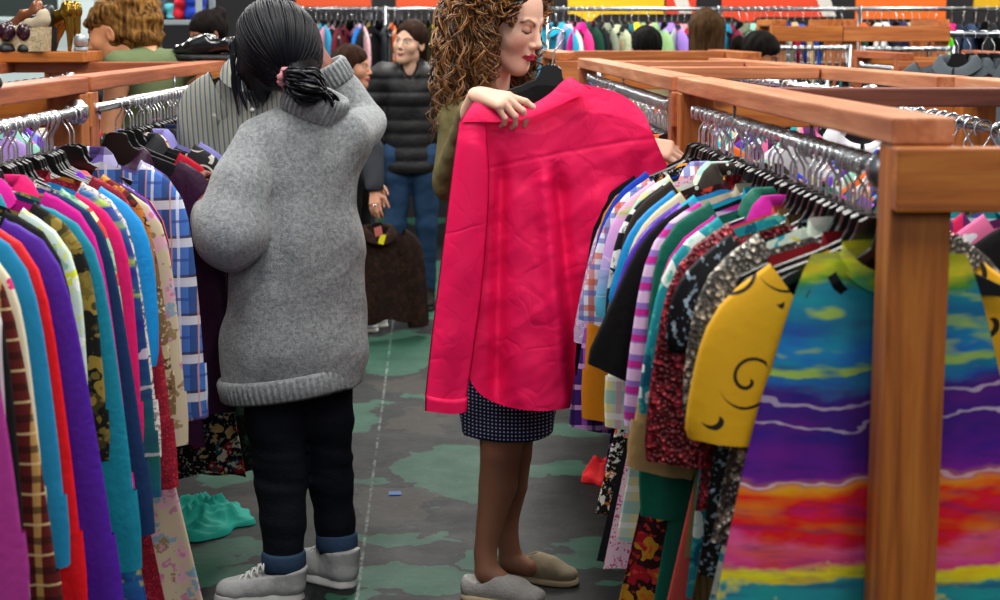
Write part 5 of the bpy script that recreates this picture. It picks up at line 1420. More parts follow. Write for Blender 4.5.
def hair_cap(kind, c1, c2, length=.25, tie=None, cut=((0, .135, -.050), (.068, .085, .108))):
    def fn(r, root, hc, R, k, f):
        c = A3(hc); L = lambda x, y, z: c+R@np.array([x, y, z])*k
        lo, hi = bounds([c, c-np.array([0, 0, length])], .22); S = Sdf(lo, hi, .006)
        S.ell(L(0, -.016, .042), np.array([.086, .114, .094])*k, R, .02)
        if kind == 'long':
            S.cone(L(.045, -.04, .02), L(.06, -.055, -length), .055*k, .045*k, .04); S.cone(L(-.045, -.04, .02), L(-.06, -.055, -length), .055*k, .045*k, .04); S.cone(L(0, -.065, .02), L(0, -.085, -length), .06*k, .05*k, .04)
        if kind == 'bun': S.ell(L(0, -.10, .085), np.array([.05, .045, .045])*k, R, .02); S.cone(L(0, -.06, .0), L(0, -.06, -.05), .06*k, .045*k, .03)
        if kind == 'tail': S.chain([L(0, -.10, .03), L(0, -.15, .02), L(0, -.17, -.08), L(0, -.15, -.18)], [.03*k, .035*k, .03*k, .012*k], .02); S.cone(L(0, -.05, .0), L(0, -.06, -.05), .065*k, .05*k, .03)
        if kind == 'messy':
            S.cone(L(0, -.06, .03), L(0, -.10, -.05), .09*k, .07*k, .04); S.ell(L(.02, -.13, .02), np.array([.07, .06, .07])*k, R, .03)
        if kind == 'short': S.cone(L(0, -.05, .0), L(0, -.06, -.06), .07*k, .05*k, .03)
        S.ell(L(*cut[0]), np.array(cut[1])*k, R, .012, 'sub')
        S.disp(lambda Q: .004*nz((Q-c)@R*np.array([1, 1, .25]), 70, 4)+(.013*nz((Q-c)@R, 38, 9)+.006*nz((Q-c)@R, 90, 4) if kind == 'messy' else 0))
        part('hair', S, m_hair(c1, c2, .75, 70, .05), r, root)
    return fn
def xw(px, py, Y): return at(px, py, Y).x
jean = m_solid('#26405e', .85, .15); black = m_solid('#0c0d10', .6, .35, bump=.35, bs=40)
# woman in the black padded jacket
Yc = 9.45
rC, Wc, _, _ = figure(xw(411, 180, Yc), Yc, 1.60, PI+.05, 'woman in a black padded jacket and blue jeans standing in the aisle', black, jean, hair_cap('tail', '#1c120d', '#33221a', .2, cut=((0, .135, -.035), (.066, .088, .110))), skin='#d0a58c',
       head_dir=(-.42, -.86, .05), up=(.16, 0, 1), top_off=.030, top_low=.78, puffer=True, face=dict(lips='#a86a62', brow='#2a1a12'), shoe='#16120f')
# girl with long brown hair, holding the brown jacket
Yd = 8.75
x0 = xw(349, 60, Yd)
def gw(px, py, Y): return at(px, py, Y)
figure(x0, Yd, 1.47, -PI/2-.25, 'girl with long brown hair in profile, half hidden behind the grey sweater', m_solid('#2c3036', .9), m_solid('#0b0c10', .9), hair_cap('long', '#1a0f0a', '#38241a', .16), skin='#b98468',
       arms=dict(elR=gw(372, 150, 8.55), wrR=gw(374, 190, 8.45)), shoe='#c4c8cc', top_off=.02)
FUR = m_print('#1c100b', ['#2a1912', '#140b08', '#301d14'], 40, .5, 31, rough=.95)
pj = gw(377, 207, 8.40)
hanger(tuple(pj), .5, 'black hanger carrying the brown suede jacket in the girl\'s hand', 'hanger with brown jacket', .9)
jk = garment('jacket', tuple(pj), .5, FUR, 'dark brown suede jacket on a hanger held low beside the grey sweater', 'jacket', None, sl=.40, L=.46, W=.185, hem=.19, flare=.16, T=.03, fold=.012, collar='shirt', cuffw=.06)
tg = MB(); tg.box((.0, -.055, -.155), (.03, .002, .05), rot=Matrix.Rotation(.3, 3, 'Y')); tg.build('price_tag', m_plain('#d8cf1a', .6), jk)
tg = MB(); tg.box((-.02, -.056, -.115), (.04, .003, .045), rot=Matrix.Rotation(-.2, 3, 'Y')); tg.build('care_label', m_plain('#b0605a', .6), jk)
# woman with her hair up in a green sleeveless top
figure(xw(148, 40, 6.6), 6.6, 1.74, .95, 'woman with golden brown hair pinned up in a sleeveless green top by the shoe shelf', m_solid('#5d6a48', .85), jean, hair_cap('messy', '#2a190c', '#86602f', .1, cut=((0, .13, -.045), (.085, .095, .115))), skin='#c48a64', sleeve=0, top_off=.014, lean=(-.115, .02, -.065), head_dir=(-.93, .15, -.25))
figure(xw(104, 40, 7.5), 7.5, 1.52, 1.45, 'person in a black top in profile behind the woman in green', m_solid('#101114', .9), m_solid('#15161c'), hair_cap('short', '#120c08', '#2c1c10', .1), skin='#7a4a34', head_dir=(-.97, -.1, -.1))
figure(xw(211, 30, 9.6), 9.6, 1.65, 1.2, 'person with black hair in a bun beyond the black loafers', m_solid('#14151a', .9), m_solid('#15161c'), hair_cap('bun', '#0a0808', '#1c1614', .1), skin='#8a5a40', head_dir=(-.8, -.45, -.3))
figure(xw(647, 40, 9.2), 9.2, 1.565, .1, 'person with short black hair in a cream top behind the back wooden beam', m_solid('#b9b08a', .9), jean, hair_cap('short', '#060606', '#141414', .1), skin='#a8795c', top_off=.02)
figure(xw(706, 30, 9.4), 9.4, 1.66, .15, 'person with long straight brown hair in a dark top, back turned, before the orange banner', m_solid('#15181c', .9), m_solid('#15161c'), hair_cap('long', '#2a1c10', '#4a3520', .22), skin='#c09078', top_off=.02)
figure(xw(758, 40, 8.8), 8.8, 1.535, -1.25, 'person with black ponytail in profile beyond the middle right rack', m_solid('#22262c', .9), jean, hair_cap('tail', '#0a0908', '#1c1816', .18), skin='#9a6448', head_dir=(.85, -.35, -.35))
# striped shirt the woman in grey looks at
sp = at(253, 27, 5.02)
STR = m_stripe('#8e918a', '#566170', .015, .005, 'X', '#8f8868', .06)
garment('shirt', tuple(sp), -.12, STR, 'pale striped shirt held up by the woman in the grey sweater', 'shirt', None, sl=.5, L=.74, W=.165, hem=.20, flare=.06, slope=.5, buttons=m_plain('#d8d8d0', .4), tail=.05, T=.02, fold=.009)
hanger(tuple(sp), -.12, 'black hanger inside the pale striped shirt', None, .95)
# ---------------------------------------------------------------- far racks, rails and signs
def z_at(py, Y): return at(500, py, Y).z
rack('wooden clothes rack further back, behind the hanger of the pink shirt', ((.30, 7.9), (.26, 8.9)), ((1.16, 7.9), (1.12, 8.9)), (M_WOOD, M_WOOD, M_WOOD), cross=(8.4,), rails=((Vector((.30, 8.02, ZR)), Vector((.265, 8.78, ZR)), False),), zt=1.44)
rack('small wooden rack at the far right below the bright green clothes', ((2.02, 8.55), (2.02, 9.6)), ((2.62, 8.55), (2.62, 9.6)), (M_WOODR, M_WOODR, M_WOODR), rails=((Vector((2.02, 8.66, ZR)), Vector((2.02, 9.5, ZR)), False),))
rack('tall wooden frame with square posts far right in front of the orange sign', ((xw(850, 28, 10.1), 10.1), (xw(850, 28, 10.1), 10.7)), ((xw(942, 28, 10.1), 10.1), (xw(942, 28, 10.1), 10.7)), (M_WOOD, M_WOOD, M_WOOD), rails=(), zt=1.60, low_cross=(True, False))
rack('tall wooden frame far right under the red orange sign', ((xw(779, 28, 10.1), 10.1), (xw(779, 28, 10.1), 10.7)), ((xw(834, 28, 10.1), 10.1), (xw(834, 28, 10.1), 10.7)), (M_WOODO, M_WOODO, M_WOODO), rails=(), zt=1.60, low_cross=(True, False), posts=((0, 0), (0, 1)))

def wall_rail(label, x0, x1, y, z, posts, mat=M_STEEL):
    r = empty('clothes_rail', ((x0+x1)/2, y, 0), 0, label, 'clothes rail'); c = (x0+x1)/2
    m = MB(); m.tube([(x0-c, 0, z), (0, 0, z), (x1-c, 0, z)], .013, 12); m.build('rail', mat, r, True)
    for x in posts:
        m = MB(); m.tube([(x-c, 0, 0), (x-c, 0, z/2), (x-c, 0, z+.02)], .015, 12); m.build('upright', mat, r, True)
        b = MB(); b.box((x-c, 0, .012), (.07, .5, .024), bev=.005); b.build('foot', mat, r)
    return r
YB = 10.9
zb = z_at(9, YB)
wall_rail('long chrome clothes rail across the back, under the yellow and orange signs', xw(545, 9, YB), xw(1015, 9, YB), YB, zb, [xw(p, 9, YB) for p in (548, 720, 860, 1012)])
def hung(px, y, z, nm, desc, mat, rz, L=.75, sl=.45, W=.205, group=None, place='', hlab='', hgrp='', **kw):
    x = xw(px, 60, y)
    d = z-ZR
    hanger((x, y, z), rz, hlab, hgrp, .93)
    return garment(nm, (x, y, z), rz, mat, f'{desc} {place}', {'dress': 'dress', 'coat': 'coat', 'jacket': 'jacket', 'blouse': 'blouse', 'top': 'top'}.get(nm, 'shirt'), group, sl=sl, L=L, W=W, flare=.12, **kw)
back = [
 (556, 'top', 'teal top', S('#1a97b8'), .3), (563, 'shirt', 'white shirt beside the teal top', S('#c8ccce'), .45), (569, 'blouse', 'lilac grey blouse', S('#8d8fb0'), .45), (575, 'blouse', 'rose pink blouse', S('#d8307a'), .45), (581, 'jacket', 'dark green jacket', S('#0d3a2c'), .45), (588, 'blouse', 'bright magenta blouse', S('#b80a78'), .45), (594, 'shirt', 'black shirt beside the magenta blouse', S('#101015'), .45),
 (602, 'coat', 'sage grey coat', S('#7a8270'), .5), (611, 'jacket', 'pale green floral jacket', m_print('#a8ae90', ['#8a9a72', '#c0907c', '#c4c8b0'], 10, .45, 41), .5), (619, 'jacket', 'black jacket with teal edge', S('#0f1416'), .5), (625, 'shirt', 'deep teal shirt', S('#0f5a64'), .5), (631, 'blouse', 'lemon yellow blouse', S('#e0c81e'), .45), (638, 'blouse', 'pink and green print blouse', m_print('#7ea05a', ['#d87a9a', '#b8c878', '#5a803c'], 16, .45, 42), .45),
 (648, 'blouse', 'light green blouse', S('#8ab07a'), .45), (656, 'blouse', 'baby pink blouse', S('#e0a0b4'), .45), (664, 'blouse', 'lavender purple blouse', S('#9878cc'), .5), (671, 'shirt', 'red and navy shirt', m_stripe('#a01a2c', '#1c1c40', .06, .03, 'Z'), .45), (677, 'blouse', 'dusty pink blouse', S('#c48a90'), .45), (684, 'jacket', 'pale grey jacket', S('#a8b0b0'), .45), (690, 'jacket', 'slate grey speckled jacket', m_print('#4c5866', ['#76828e', '#2c343e'], 40, .4, 43), .5),
 (724, 'shirt', 'burgundy shirt', S('#7a1030'), .45), (731, 'shirt', 'petrol blue shirt', S('#0f7a98'), .45), (739, 'jacket', 'grey green jacket', S('#67705c'), .5), (746, 'blouse', 'pale mint blouse', S('#8fc4b0'), .45), (753, 'shirt', 'black shirt beside the mint blouse', S('#131418'), .45), (759, 'blouse', 'turquoise blue blouse', S('#1a88b0'), .45), (766, 'shirt', 'cream shirt', S('#c0bca8'), .45), (773, 'shirt', 'crimson shirt', S('#a0143a'), .45),
 (780, 'shirt', 'ink blue shirt', S('#1a2a70'), .45), (787, 'shirt', 'sand coloured shirt', S('#c8a880'), .45), (794, 'shirt', 'royal blue shirt', S('#2450b8'), .45), (802, 'shirt', 'midnight black shirt', S('#0e1018'), .45), (810, 'blouse', 'ocean blue blouse', S('#2a86c4'), .45), (818, 'blouse', 'sea green blouse', S('#127a78'), .45), (826, 'blouse', 'bright violet blouse', S('#8a28c0'), .45), (833, 'blouse', 'ice blue blouse', S('#9ac0c4'), .45), (841, 'shirt', 'forest green shirt', S('#134a40'), .45),
 (866, 'shirt', 'burnt orange shirt', S('#d05a28'), .45), (873, 'shirt', 'dark navy shirt', S('#10182c'), .45), (880, 'blouse', 'ivory blouse', S('#d0d0c8'), .45), (887, 'blouse', 'cool white blouse', S('#cfd4d8'), .45), (895, 'shirt', 'indigo shirt', S('#282850'), .45), (902, 'blouse', 'beige blouse', S('#c8b8a0'), .45), (911, 'blouse', 'neon green blouse', S('#3ec80a', rough=.6), .45), (918, 'blouse', 'neon green blouse with pale stripes', m_stripe('#46c80e', '#bfe8a0', .09, .02), .45), (926, 'blouse', 'second neon green plain blouse', S('#46d40c', rough=.6), .45), (934, 'shirt', 'brown shirt', S('#4a2c1c'), .45),
 (950, 'jacket', 'hot pink jacket', S('#e01878'), .5), (962, 'jacket', 'navy padded jacket', S('#1a2438', bump=.5, bs=30), .5), (974, 'jacket', 'blue grey denim jacket', S('#2a3c58'), .5), (984, 'coat', 'black coat', S('#0d1014'), .55), (995, 'coat', 'charcoal wool coat', S('#16191c'), .55)]
rb = random.Random(9)
for px, nm, d, m, sl in back:
    hung(px, YB+rb.uniform(-.01, .01), zb, nm, d, m, math.radians(rb.choice((-1, -1, 1))*rb.uniform(58, 72)), sl=sl, L=rb.uniform(.62, .85), place='on the long back rail', hlab='black hanger on the long chrome back rail', hgrp='black hangers on the back rail', group='clothes on the long back rail')
# left part of the back: long dresses on a rail under an orange beam
YL = 12.3; zl = z_at(9, YL)
wall_rail('chrome clothes rail with long dresses behind the woman in black padded jacket', xw(300, 9, YL), xw(480, 9, YL), YL, zl, [xw(p, 9, YL) for p in (302, 385, 478)])
for a, b, lab in ((296, 371, 'orange steel shelf beam above the long dresses, beside the black hair'), (396, 482, 'orange steel shelf beam above the long dresses, beside the curly hair')):
    m = MB(); x0, x1 = xw(a, 0, YL+.25), xw(b, 0, YL+.25)
    r = empty('shelf_beam', ((x0+x1)/2, YL+.25, z_at(2, YL+.25)), 0, lab, 'shelf beam')
    m.box((0, 0, 0), (x1-x0, .05, .075), bev=.006); m.build('beam', m_plain('#c8481a', .5), r)
    b2 = MB()
    for s in (-1, 1): b2.box((s*((x1-x0)/2-.02), .02, -.6), (.05, .05, 2.1*.9-.0), bev=.004)
    for s in (-1, 1):
        b3 = MB(); b3.box((s*((x1-x0)/2-.02), .055, -z_at(2, YL+.25)/2+.2), (.05, .05, z_at(2, YL+.25)+.4), bev=.004); b3.build('upright', m_plain('#3a3c40', .6), r)
dr = [(311, 'pink', '#c02a62'), (317, 'sky blue', '#2a96c0'), (322, 'tan', '#a8926a'), (327, 'dark brown', '#2a201a'), (332, 'khaki', '#8a8058'), (338, 'dusty rose', '#a8788a'), (343, 'black', '#101014'), (348, 'maroon', '#5a1424'), (353, 'mauve', '#8a6a88'), (357, 'blush pink', '#d8a8b0'), (362, 'charcoal', '#24262a'), (367, 'cobalt blue', '#1166b4'), (372, 'ochre', '#8a6a2a'), (377, 'jet black', '#0c0c10'), (383, 'ash grey', '#5a6268'), (389, 'orange', '#c8602a'), (395, 'onyx', '#121216'), (402, 'wine red', '#4c1a22'), (409, 'steel blue', '#4a62a0'), (416, 'slate', '#3a4658'), (422, 'deep black', '#101012'), (429, 'vivid yellow', '#d8d416'), (435, 'dark olive', '#2a2c1a'), (441, 'coral red', '#d0485a'), (446, 'leaf green', '#6a9a4a'), (452, 'peach', '#d8a080'), (458, 'ink', '#1a1c2c'), (464, 'moss green', '#5a6a3a')]
for i, (px, cn, c) in enumerate(dr):
    mat = S(c) if i % 3 else m_print(c, ['#c8c0b0', c, '#2a2a30'], 16, .38, 50+i)
    hung(px, YL+rb.uniform(-.01, .01), zl, 'dress', f'{cn} {"dress" if i % 3 else "printed dress"}', mat, math.radians(rb.choice((-1, 1))*rb.uniform(60, 75)), sl=.2 if i % 2 else 0, L=rb.uniform(.95, 1.3), W=.19, place='on the far rail of long dresses', hlab='black hanger on the far rail of long dresses', hgrp='black hangers on the far rail of dresses', group='long dresses on the far rail', collar='band')
# two rails with rows of hangers, seen through the tall wooden frame
for k, (a, b, py, Y, lab) in enumerate(((776, 846, 48, 9.7, 'left of the square post'), (866, 950, 49, 9.9, 'right of the square post'))):
    z = z_at(py, Y)
    wall_rail(f'chrome rail full of wire hooks far right, {lab}', xw(a-4, py, Y), xw(b+4, py, Y), Y, z, [xw(a-3, py, Y), xw(b+3, py, Y)])
    pal = [('khaki', '#7a7458'), ('dark blue', '#1c2c44'), ('denim', '#38506e'), ('black', '#121316'), ('olive', '#4c4c30'), ('stone', '#8a8578'), ('charcoal', '#2a2c30'), ('white', '#c0c4c4'), ('rust', '#7a3a20'), ('teal', '#1c5a60')]
    for i in range(10):
        px = a+(b-a)*(i+.5)/10; cn, c = pal[i]
        hung(px, Y, z, 'shirt', f'{cn} shirt', S(c), math.radians(78), sl=.3, L=.7, place=f'on the far right hook rail {lab}', hlab=f'clear hooked black hanger on the far rail {lab}', hgrp=f'hangers on the far rail {lab}', group=f'shirts on the far rail {lab}', drop=.13)
        x = xw(px+2.5, py, Y); hanger((x, Y, z), math.radians(80), f'clear hooked black hanger on the far rail {lab}', f'hangers on the far rail {lab}', .9)
for i, y in enumerate(np.arange(8.75, 9.45, .055)):
    hanger((2.02, y, ZR), rb.uniform(-.1, .1), 'bare hanger on the small far right rack', 'hangers on the small far right rack', .9)
for i, y in enumerate(np.arange(8.1, 8.72, .05)):
    hanger((.296-.035*(y-8.1), y, ZR), rb.uniform(-.1, .1), 'bare hanger on the back rack behind the held hanger', 'hangers on the back rack', .9)
# grey shirts at the right edge of the picture
for i, (px, nm, d, c) in enumerate(((958, 'shirt', 'silver grey shirt', '#50585e'), (970, 'shirt', 'steel grey shirt', '#4a5258'), (982, 'shirt', 'dark slate shirt', '#33393e'), (994, 'jacket', 'black jacket over the slate shirt', '#14161a'), (1004, 'blouse', 'plum purple blouse', '#5a1440'))):
    hung(px, 6.9, z_at(34, 6.9), nm, d, S(c), math.radians(-35), sl=.45, L=.7, place='on the short rail at the right edge', hlab='black hanger on the short rail at the right edge', hgrp='hangers on the short right rail', group='clothes on the short right rail', W=.21)
wall_rail('short chrome clothes rail with grey shirts at the right edge', xw(950, 48, 6.9), xw(1050, 48, 6.9), 6.9, z_at(34, 6.9), [xw(1045, 48, 6.9)])

# signs over the back rail
def sign(px0, px1, py1, Y, h, mat, label, stripe=None, tip=None):
    x0, x1 = xw(px0, 10, Y), xw(px1, 10, Y); z1 = z_at(py1, Y); c = (x0+x1)/2
    r = empty('sign_panel', (c, Y, z1), 0, label, 'sign')
    poly = [(x0-c, 0)]
    if tip: t = xw(tip, 10, Y)-c; poly += [(t-.10, 0), (t, -.055), (t+.07, 0)]
    poly += [(x1-c, 0), (x1-c, h), (x0-c, h)]
    m = MB(); m.prism(poly, 0, .03); m.build('panel', mat, r)
    if stripe:
        s0, s1 = xw(stripe[0], 10, Y)-c, xw(stripe[1], 10, Y)-c
        q = MB(); q.prism([(s0+.10, .005), (s0+.19, .005), (s1+.0, h-.01), (s1-.10, h-.01)], -.006, 0); q.build('stripe', m_plain('#d8d4cc', .5), r)
    f = MB()
    for s in (x0-c+.03, x1-c-.03): f.box((s, .055, -z1/2+h/2), (.04, .04, z1+h), bev=.003)
    f2 = f.V; 
    for s in (x0-c+.03, x1-c-.03):
        g = MB(); g.box((s, .052, -z1/2+h/2), (.04, .04, z1+h), bev=.003); g.build('post', m_plain('#1a1a1c', .6), r)
Y9 = 11.6
sign(568, 664, 14, Y9, .8, m_plain('#e8b80c', .5), 'wide yellow sign above the back rail with pointed lower edge', None, 590)
sign(666, 696, 14, Y9+.02, .8, m_plain('#d83a1a', .5), 'narrow red sign next to the yellow sign', (664, 650))
sign(722, 828, 17, Y9, .8, m_plain('#e0431e', .5), 'wide red orange sign above the back rail', (808, 792), 748)
sign(856, 946, 19, Y9, .8, m_plain('#e86a12', .5), 'bright orange sign above the tall wooden frame', None)
sign(974, 1020, 8, Y9, .8, m_plain('#d8a810', .5), 'yellow sign over the black coats at far right', None)

# white partition with a slate board, shelf of bundles
def box_thing(name, lo, hi, mat, label, cat, bev=.01, pname='panel'):
    r = empty(name, ((lo[0]+hi[0])/2, (lo[1]+hi[1])/2, lo[2]), 0, label, cat)
    m = MB(); m.box((0, 0, (hi[2]-lo[2])/2), [b-a for a, b in zip(lo, hi)], bev=bev); m.build(pname, mat, r); return r
slab('wall_partition', (xw(-60, 10, 12.6), 12.6, 0), (xw(94, 10, 12.6), 12.75, 3.2), m_wall('#c8d6d6', '#b8c8ca'))
yb = 12.5
bb = empty('slate_board', (xw(28, 10, yb), yb, z_at(19, yb)), 0, 'dark slate board on the white partition behind the shoes', 'board')
m = MB(); m.box((0, 0, .5), (xw(61, 10, yb)-xw(-5, 10, yb)-.04, .02, .96)); m.build('panel', m_wall('#26302f', '#2f3a39'), bb)
for dx, dz, sx, sz in ((0, .0, 1, 0), (0, 1.0, 1, 0), (-1, .5, 0, 1), (1, .5, 0, 1)):
    w_ = xw(61, 10, yb)-xw(-5, 10, yb); f = MB(); f.box((dx*w_/2, -.005, dz), (w_ if sx else .03, .04, 1.03 if sz else .03), bev=.003); f.build('frame', m_plain('#b8c8c8', .5), bb)
ysf = 10.6; zs = z_at(20, ysf)
sh = empty('metal_shelf', (xw(178, 20, ysf), ysf, 0), 0, 'grey metal shelf with bundles of clothes behind the woman in green', 'shelf')
wd = xw(207, 20, ysf)-xw(146, 20, ysf)
m = MB(); m.box((0, 0, zs-.015), (wd, .5, .03), bev=.004); m.build('shelf_board', m_plain('#7c8488', .5), sh)
m = MB(); m.box((0, 0, zs-.7), (wd, .5, .03), bev=.004); m.build('shelf_board', m_plain('#7c8488', .5), sh)
for sx in (-1, 1):
    for sy in (-1, 1):
        m = MB(); m.box((sx*(wd/2-.015), sy*.24, (zs+.6)/2), (.035, .035, zs+.6), bev=.003); m.build('upright', m_plain('#8a9296', .5), sh)
def bundle(px, w_, h_, c, label, seed, Y=None, z=None):
    Y = Y or ysf; z = zs if z is None else z; x = xw(px, 15, Y); S_ = Sdf((x-w_, Y-.2, z-.02), (x+w_, Y+.2, z+h_+.05), .012)
    for k in range(3): S_.ell((x+random.uniform(-.02, .02), Y, z+h_*(k+.5)/3), (w_*.5, .15, h_*.24), None, .02)
    S_.plane((x, Y, z+.001), (0, 0, -1)); S_.disp(lambda Q: .012*nz(Q, 30, seed))
    V, Fc = S_.mesh(1); o = mk('clothes_bundle', V-np.array((x, Y, z)), Fc, S(c), None, loc=(x, Y, z)); tag(o, label, 'clothes bundle', 'bundles of clothes on the grey shelf')
for i, (px, w_, h_, c, d) in enumerate(((151, .12, .22, '#c8d0d0', 'white bundle of clothes at the end of the grey shelf'), (163, .14, .12, '#3a4a58', 'slate bundle of clothes on the grey shelf by the white one'), (175, .16, .09, '#5ab4c0', 'aqua bundle of clothes in the middle of the grey shelf'), (186, .12, .20, '#b81a2c', 'red bundle of clothes on the grey shelf'), (198, .14, .24, '#1c3aa0', 'blue bundle of clothes on the grey shelf beside the upright'))):
    bundle(px, w_, h_, c, d, i)

# ---------------------------------------------------------------- shoes for sale on the left racks
def pump(loc, rz, mat, heel, label, group, wedge=False, heel_mat=None, length=.235, plat=.0):
    r = empty('shoe', loc, rz, label, 'shoe', group)
    S_ = Sdf((-.06, -.05, -.01), (.06, .27, .25), .0045)
    H = heel
    pts = [(0, .0, H+.030+plat), (0, .045, H+.026+plat), (0, .115, H*.42+.026+plat), (0, .165, .024+plat), (0, .215, .018+plat)]
    S_.chain(pts, [.026, .027, .027, .036, .024], .012)
    S_.cone((0, -.005, H+.04+plat), (0, -.004, H+.055+plat), .027, .025, .01)
    S_.ell((0, .06, H*.72+.075+plat), (.023, .075, .040), np.array(Matrix.Rotation(-math.atan2(H, .14), 3, 'X')), .006, 'sub')
    S_.ell((0, .03, H+.075+plat), (.021, .04, .045), None, .006, 'sub')
    up_ = S_.mesh(2); uo = mk('upper', up_[0], up_[1], mat, r)
    m = MB()
    if wedge:
        poly = [(-.02, H+.012+plat), (.05, H+.006+plat), (.12, H*.42+.006+plat), (.17, .008+plat), (.235, .004+plat), (.235, 0), (.10, 0), (-.012, 0)]
        n0 = len(poly); V = [(x, y, z) for x in (-.030, .030) for y, z in poly]
        Fc = [tuple(range(n0)), tuple(range(2*n0-1, n0-1, -1))]+[(i, (i+1) % n0, (i+1) % n0+n0, i+n0) for i in range(n0)]
        m.add(V, Fc); m.build('wedge_heel', heel_mat or mat, r)
    else:
        m.tube(catmull([(0, -.006, H+.03+plat), (0, -.012, H*.6), (0, -.006, .0)], 14), list(np.linspace(.020, .0065, 14)), 12); m.build('heel', heel_mat or mat, r, True)
    return r
def loafer(loc, rz, mat, sole, label, group, heel=.02, k=1.0):
    ro = Vector(loc); r = empty('shoe', ro, 0, label, 'shoe', group)
    d = (-math.sin(rz), math.cos(rz), 0)
    S0 = place_shoe_at(r, ro, d, mat, sole, heel, k); return r
def place_shoe_at(r, ro, d, mat, sole, heel, k):
    r_ = np.array([d[1], -d[0], 0]); dd = np.array(d); u = np.array([0, 0, 1.0]); R = np.stack([r_, dd, u], 1)
    S_ = Sdf((-.06, -.04, 0), (.06, .30, .13), .0045)
    S_.cone((0, .035, .040+heel), (0, .165, .032+heel*.6), .032, .041, .02, flat=(u, .9)); S_.ell((0, .215, .030+heel*.5), (.039, .05, .026), None, .02); S_.cone((0, .11, .062+heel), (0, .17, .044+heel*.6), .028, .03, .025); S_.ell((0, .016, .045+heel), (.030, .022, .036), None, .02)
    S_.plane((0, 0, .010+heel*.5), (0, 0, -1)); S_.ell((0, .065, .085+heel), (.030, .062, .038), None, .006, 'sub')
    V, Fc = S_.mesh(2); mk('upper', (V*k)@R.T, Fc, mat, r)
    Q = Sdf((-.07, -.05, -.01), (.07, .30, .05), .0045)
    Q.cone((0, .036, 0), (0, .165, 0), .036, .044, .01); Q.ell((0, .215, 0), (.042, .053, .06), None, .02); Q.plane((0, 0, 0), (0, 0, -1)); Q.plane((0, 0, .012+heel*.55), (0, 0, 1))
    V, Fc = Q.mesh(1); mk('sole', (V*k)@R.T, Fc, sole, r)
YP = 6.3; ZPL = ZT+.040
pk = empty('shelf_plank', (xw(20, 56, YP), YP, ZT), 0, 'orange brown plank carrying the row of dress shoes', 'plank')
o = board(pk, 'plank', Vector((xw(-70, 56, YP)-pk.location.x, 0, .02)), Vector((xw(93, 56, YP)-pk.location.x, 0, .02)), .30, .038, M_WOODO)
gold = m_plain('#8a6a24', .22, .5, .85); G = 'dress shoes on the plank'
pump((xw(70, 50, 6.22), 6.20, ZPL), .9, gold, .105, 'shiny gold stiletto pump, outer one of the pair on the plank', G)
pump((xw(75, 50, 6.32), 6.33, ZPL), .9, gold, .105, 'shiny gold stiletto pump, inner one of the pair near the silver shoe', G)
pump((xw(50, 50, 6.24), 6.22, ZPL), 1.1, m_plain('#10161c', .4), .09, 'black high wedge shoe beside the gold pumps', G, wedge=True)
pump((xw(44, 50, 6.17), 6.16, ZPL), 1.25, m_solid('#b0a48c', .8), .075, 'cream cork wedge shoe between burgundy loafer and black wedge', G, wedge=True, heel_mat=m_print('#a89878', ['#8a7a5c', '#c8b898'], 60, .4, 61))
pump((xw(36, 50, 6.40), 6.42, ZPL), 1.35, m_plain('#7a4a30', .3, .5, .3), .11, 'bronze leather pump behind the burgundy loafers', G)
bur = m_plain('#2a0a18', .22, .6)
loafer((xw(27, 50, 6.15), 6.14, ZPL), .25, bur, m_plain('#0c1014', .5), 'burgundy loafer seen from the heel, beside the cream wedge', G, heel=.03, k=.95)
loafer((xw(8, 50, 6.15), 6.14, ZPL), .25, bur, m_plain('#0c1014', .5), 'burgundy loafer seen from the heel, at the photo\'s left border', G, heel=.03, k=.95)
loafer((xw(84, 50, 6.3), 6.24, ZPL), .2, m_plain('#a8b0b8', .35, .5, .5), m_plain('#8a9298', .5), 'silver grey shoe at the end of the plank', G, heel=.02, k=.62)
blk = m_plain('#0a0d12', .2, .6)
loafer((xw(236, 55, 6.60), 6.58, ZT), 1.25, blk, m_plain('#0a0a0c', .5), 'black leather loafer in front on the board beside black hair', 'black loafers on the left board', heel=.02)
loafer((xw(236, 55, 6.76), 6.74, ZT), 1.15, blk, m_plain('#0a0a0c', .5), 'black leather loafer at the back on the board beside black hair', 'black loafers on the left board', heel=.02)
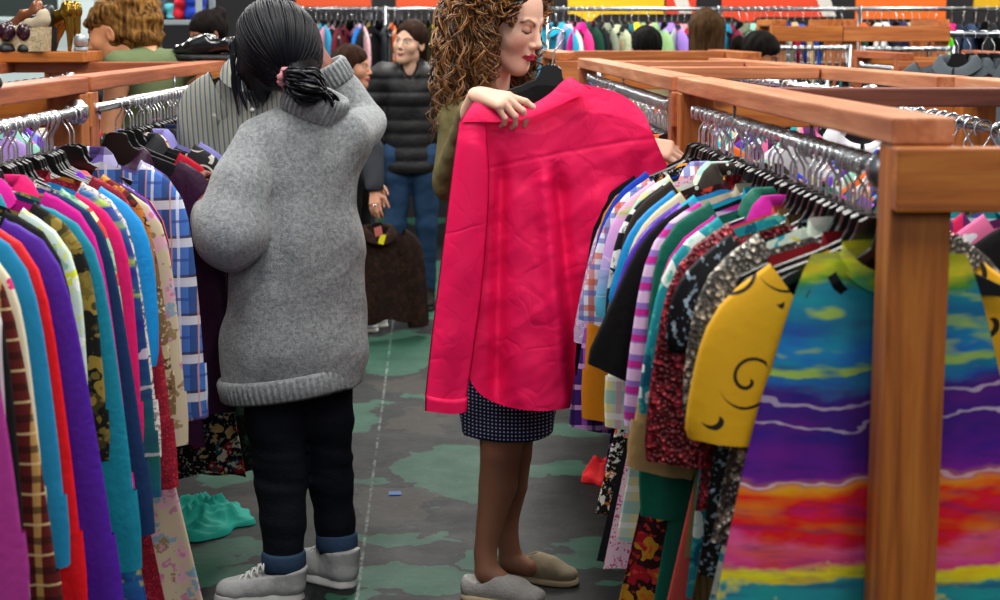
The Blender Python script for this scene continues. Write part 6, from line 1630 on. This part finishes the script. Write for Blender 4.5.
loafer((-1.30, 3.52, ZT), -1.35, blk, m_plain('#0a0a0c', .5), 'black shoe tip on the near left board at the picture edge', None, heel=.02)

# ---------------------------------------------------------------- things on the floor
def floor_cloth(c, rx, ry, hgt, col, label, seed, rz=0):
    """a crumpled cloth: ridged sheet with an irregular outline and an underside"""
    c = floor_point(*c); n_r, n_a = 30, 84; rr = np.linspace(0, 1, n_r)[:, None]; a = (np.arange(n_a)*2*PI/n_a)[None]
    rg = np.random.RandomState(seed); out = 1+.18*np.sin(2*a+seed)+.13*np.sin(3*a+1.7*seed)+.10*np.sin(5*a+seed*.6)+.06*np.sin(9*a+seed)
    x = rx*rr*out*np.cos(a); y = ry*rr*out*np.sin(a)
    Q = np.stack([x, y, 0*x], -1).reshape(-1, 3)
    w = Q+.025*np.stack([nz(Q, 16, seed+1), nz(Q, 16, seed+2), 0*Q[:, 0]], -1)
    rid = (1-np.abs(nz(w, 26, seed)))**2*.6+(1-np.abs(nz(w, 48, seed+4)))**2*.4
    z = (.012+hgt*np.clip(rid, 0, 1.2).reshape(x.shape)*np.clip(1.15-rr**2, .05, 1)+hgt*.5*(1-rr)**1.2)
    z[-1] = .003
    V = np.stack([x, y, z], -1).reshape(-1, 3); B = V.copy(); B[:, 2] = .002
    F1 = np.array(grid_faces(n_r, n_a, True)); F2 = F1[:, ::-1]+len(V)
    o = mk('fallen_garment', np.concatenate([V, B]), np.concatenate([F1, F2]), S(col, rough=.7), None, loc=(c.x, c.y, 0)); o.rotation_euler = (0, 0, rz); tag(o, label, 'clothing'); return o
floor_cloth((207, 521), .155, .17, .055, '#0e9080', 'turquoise garment crumpled on the floor under the left rail', 4)
floor_cloth((606, 478), .075, .11, .07, '#c8141c', 'red garment fallen on the floor under the right rail', 6)
fp = floor_point(395, 494)
m = MB(); m.box((0, 0, .002), (.042, .045, .004), bev=.001); o = m.build('tape_strip', m_plain('#1c4a86', .6), None); o.location = fp; o.rotation_euler = (0, 0, .1); tag(o, 'small blue tape strip stuck on the floor between the two women', 'tape')
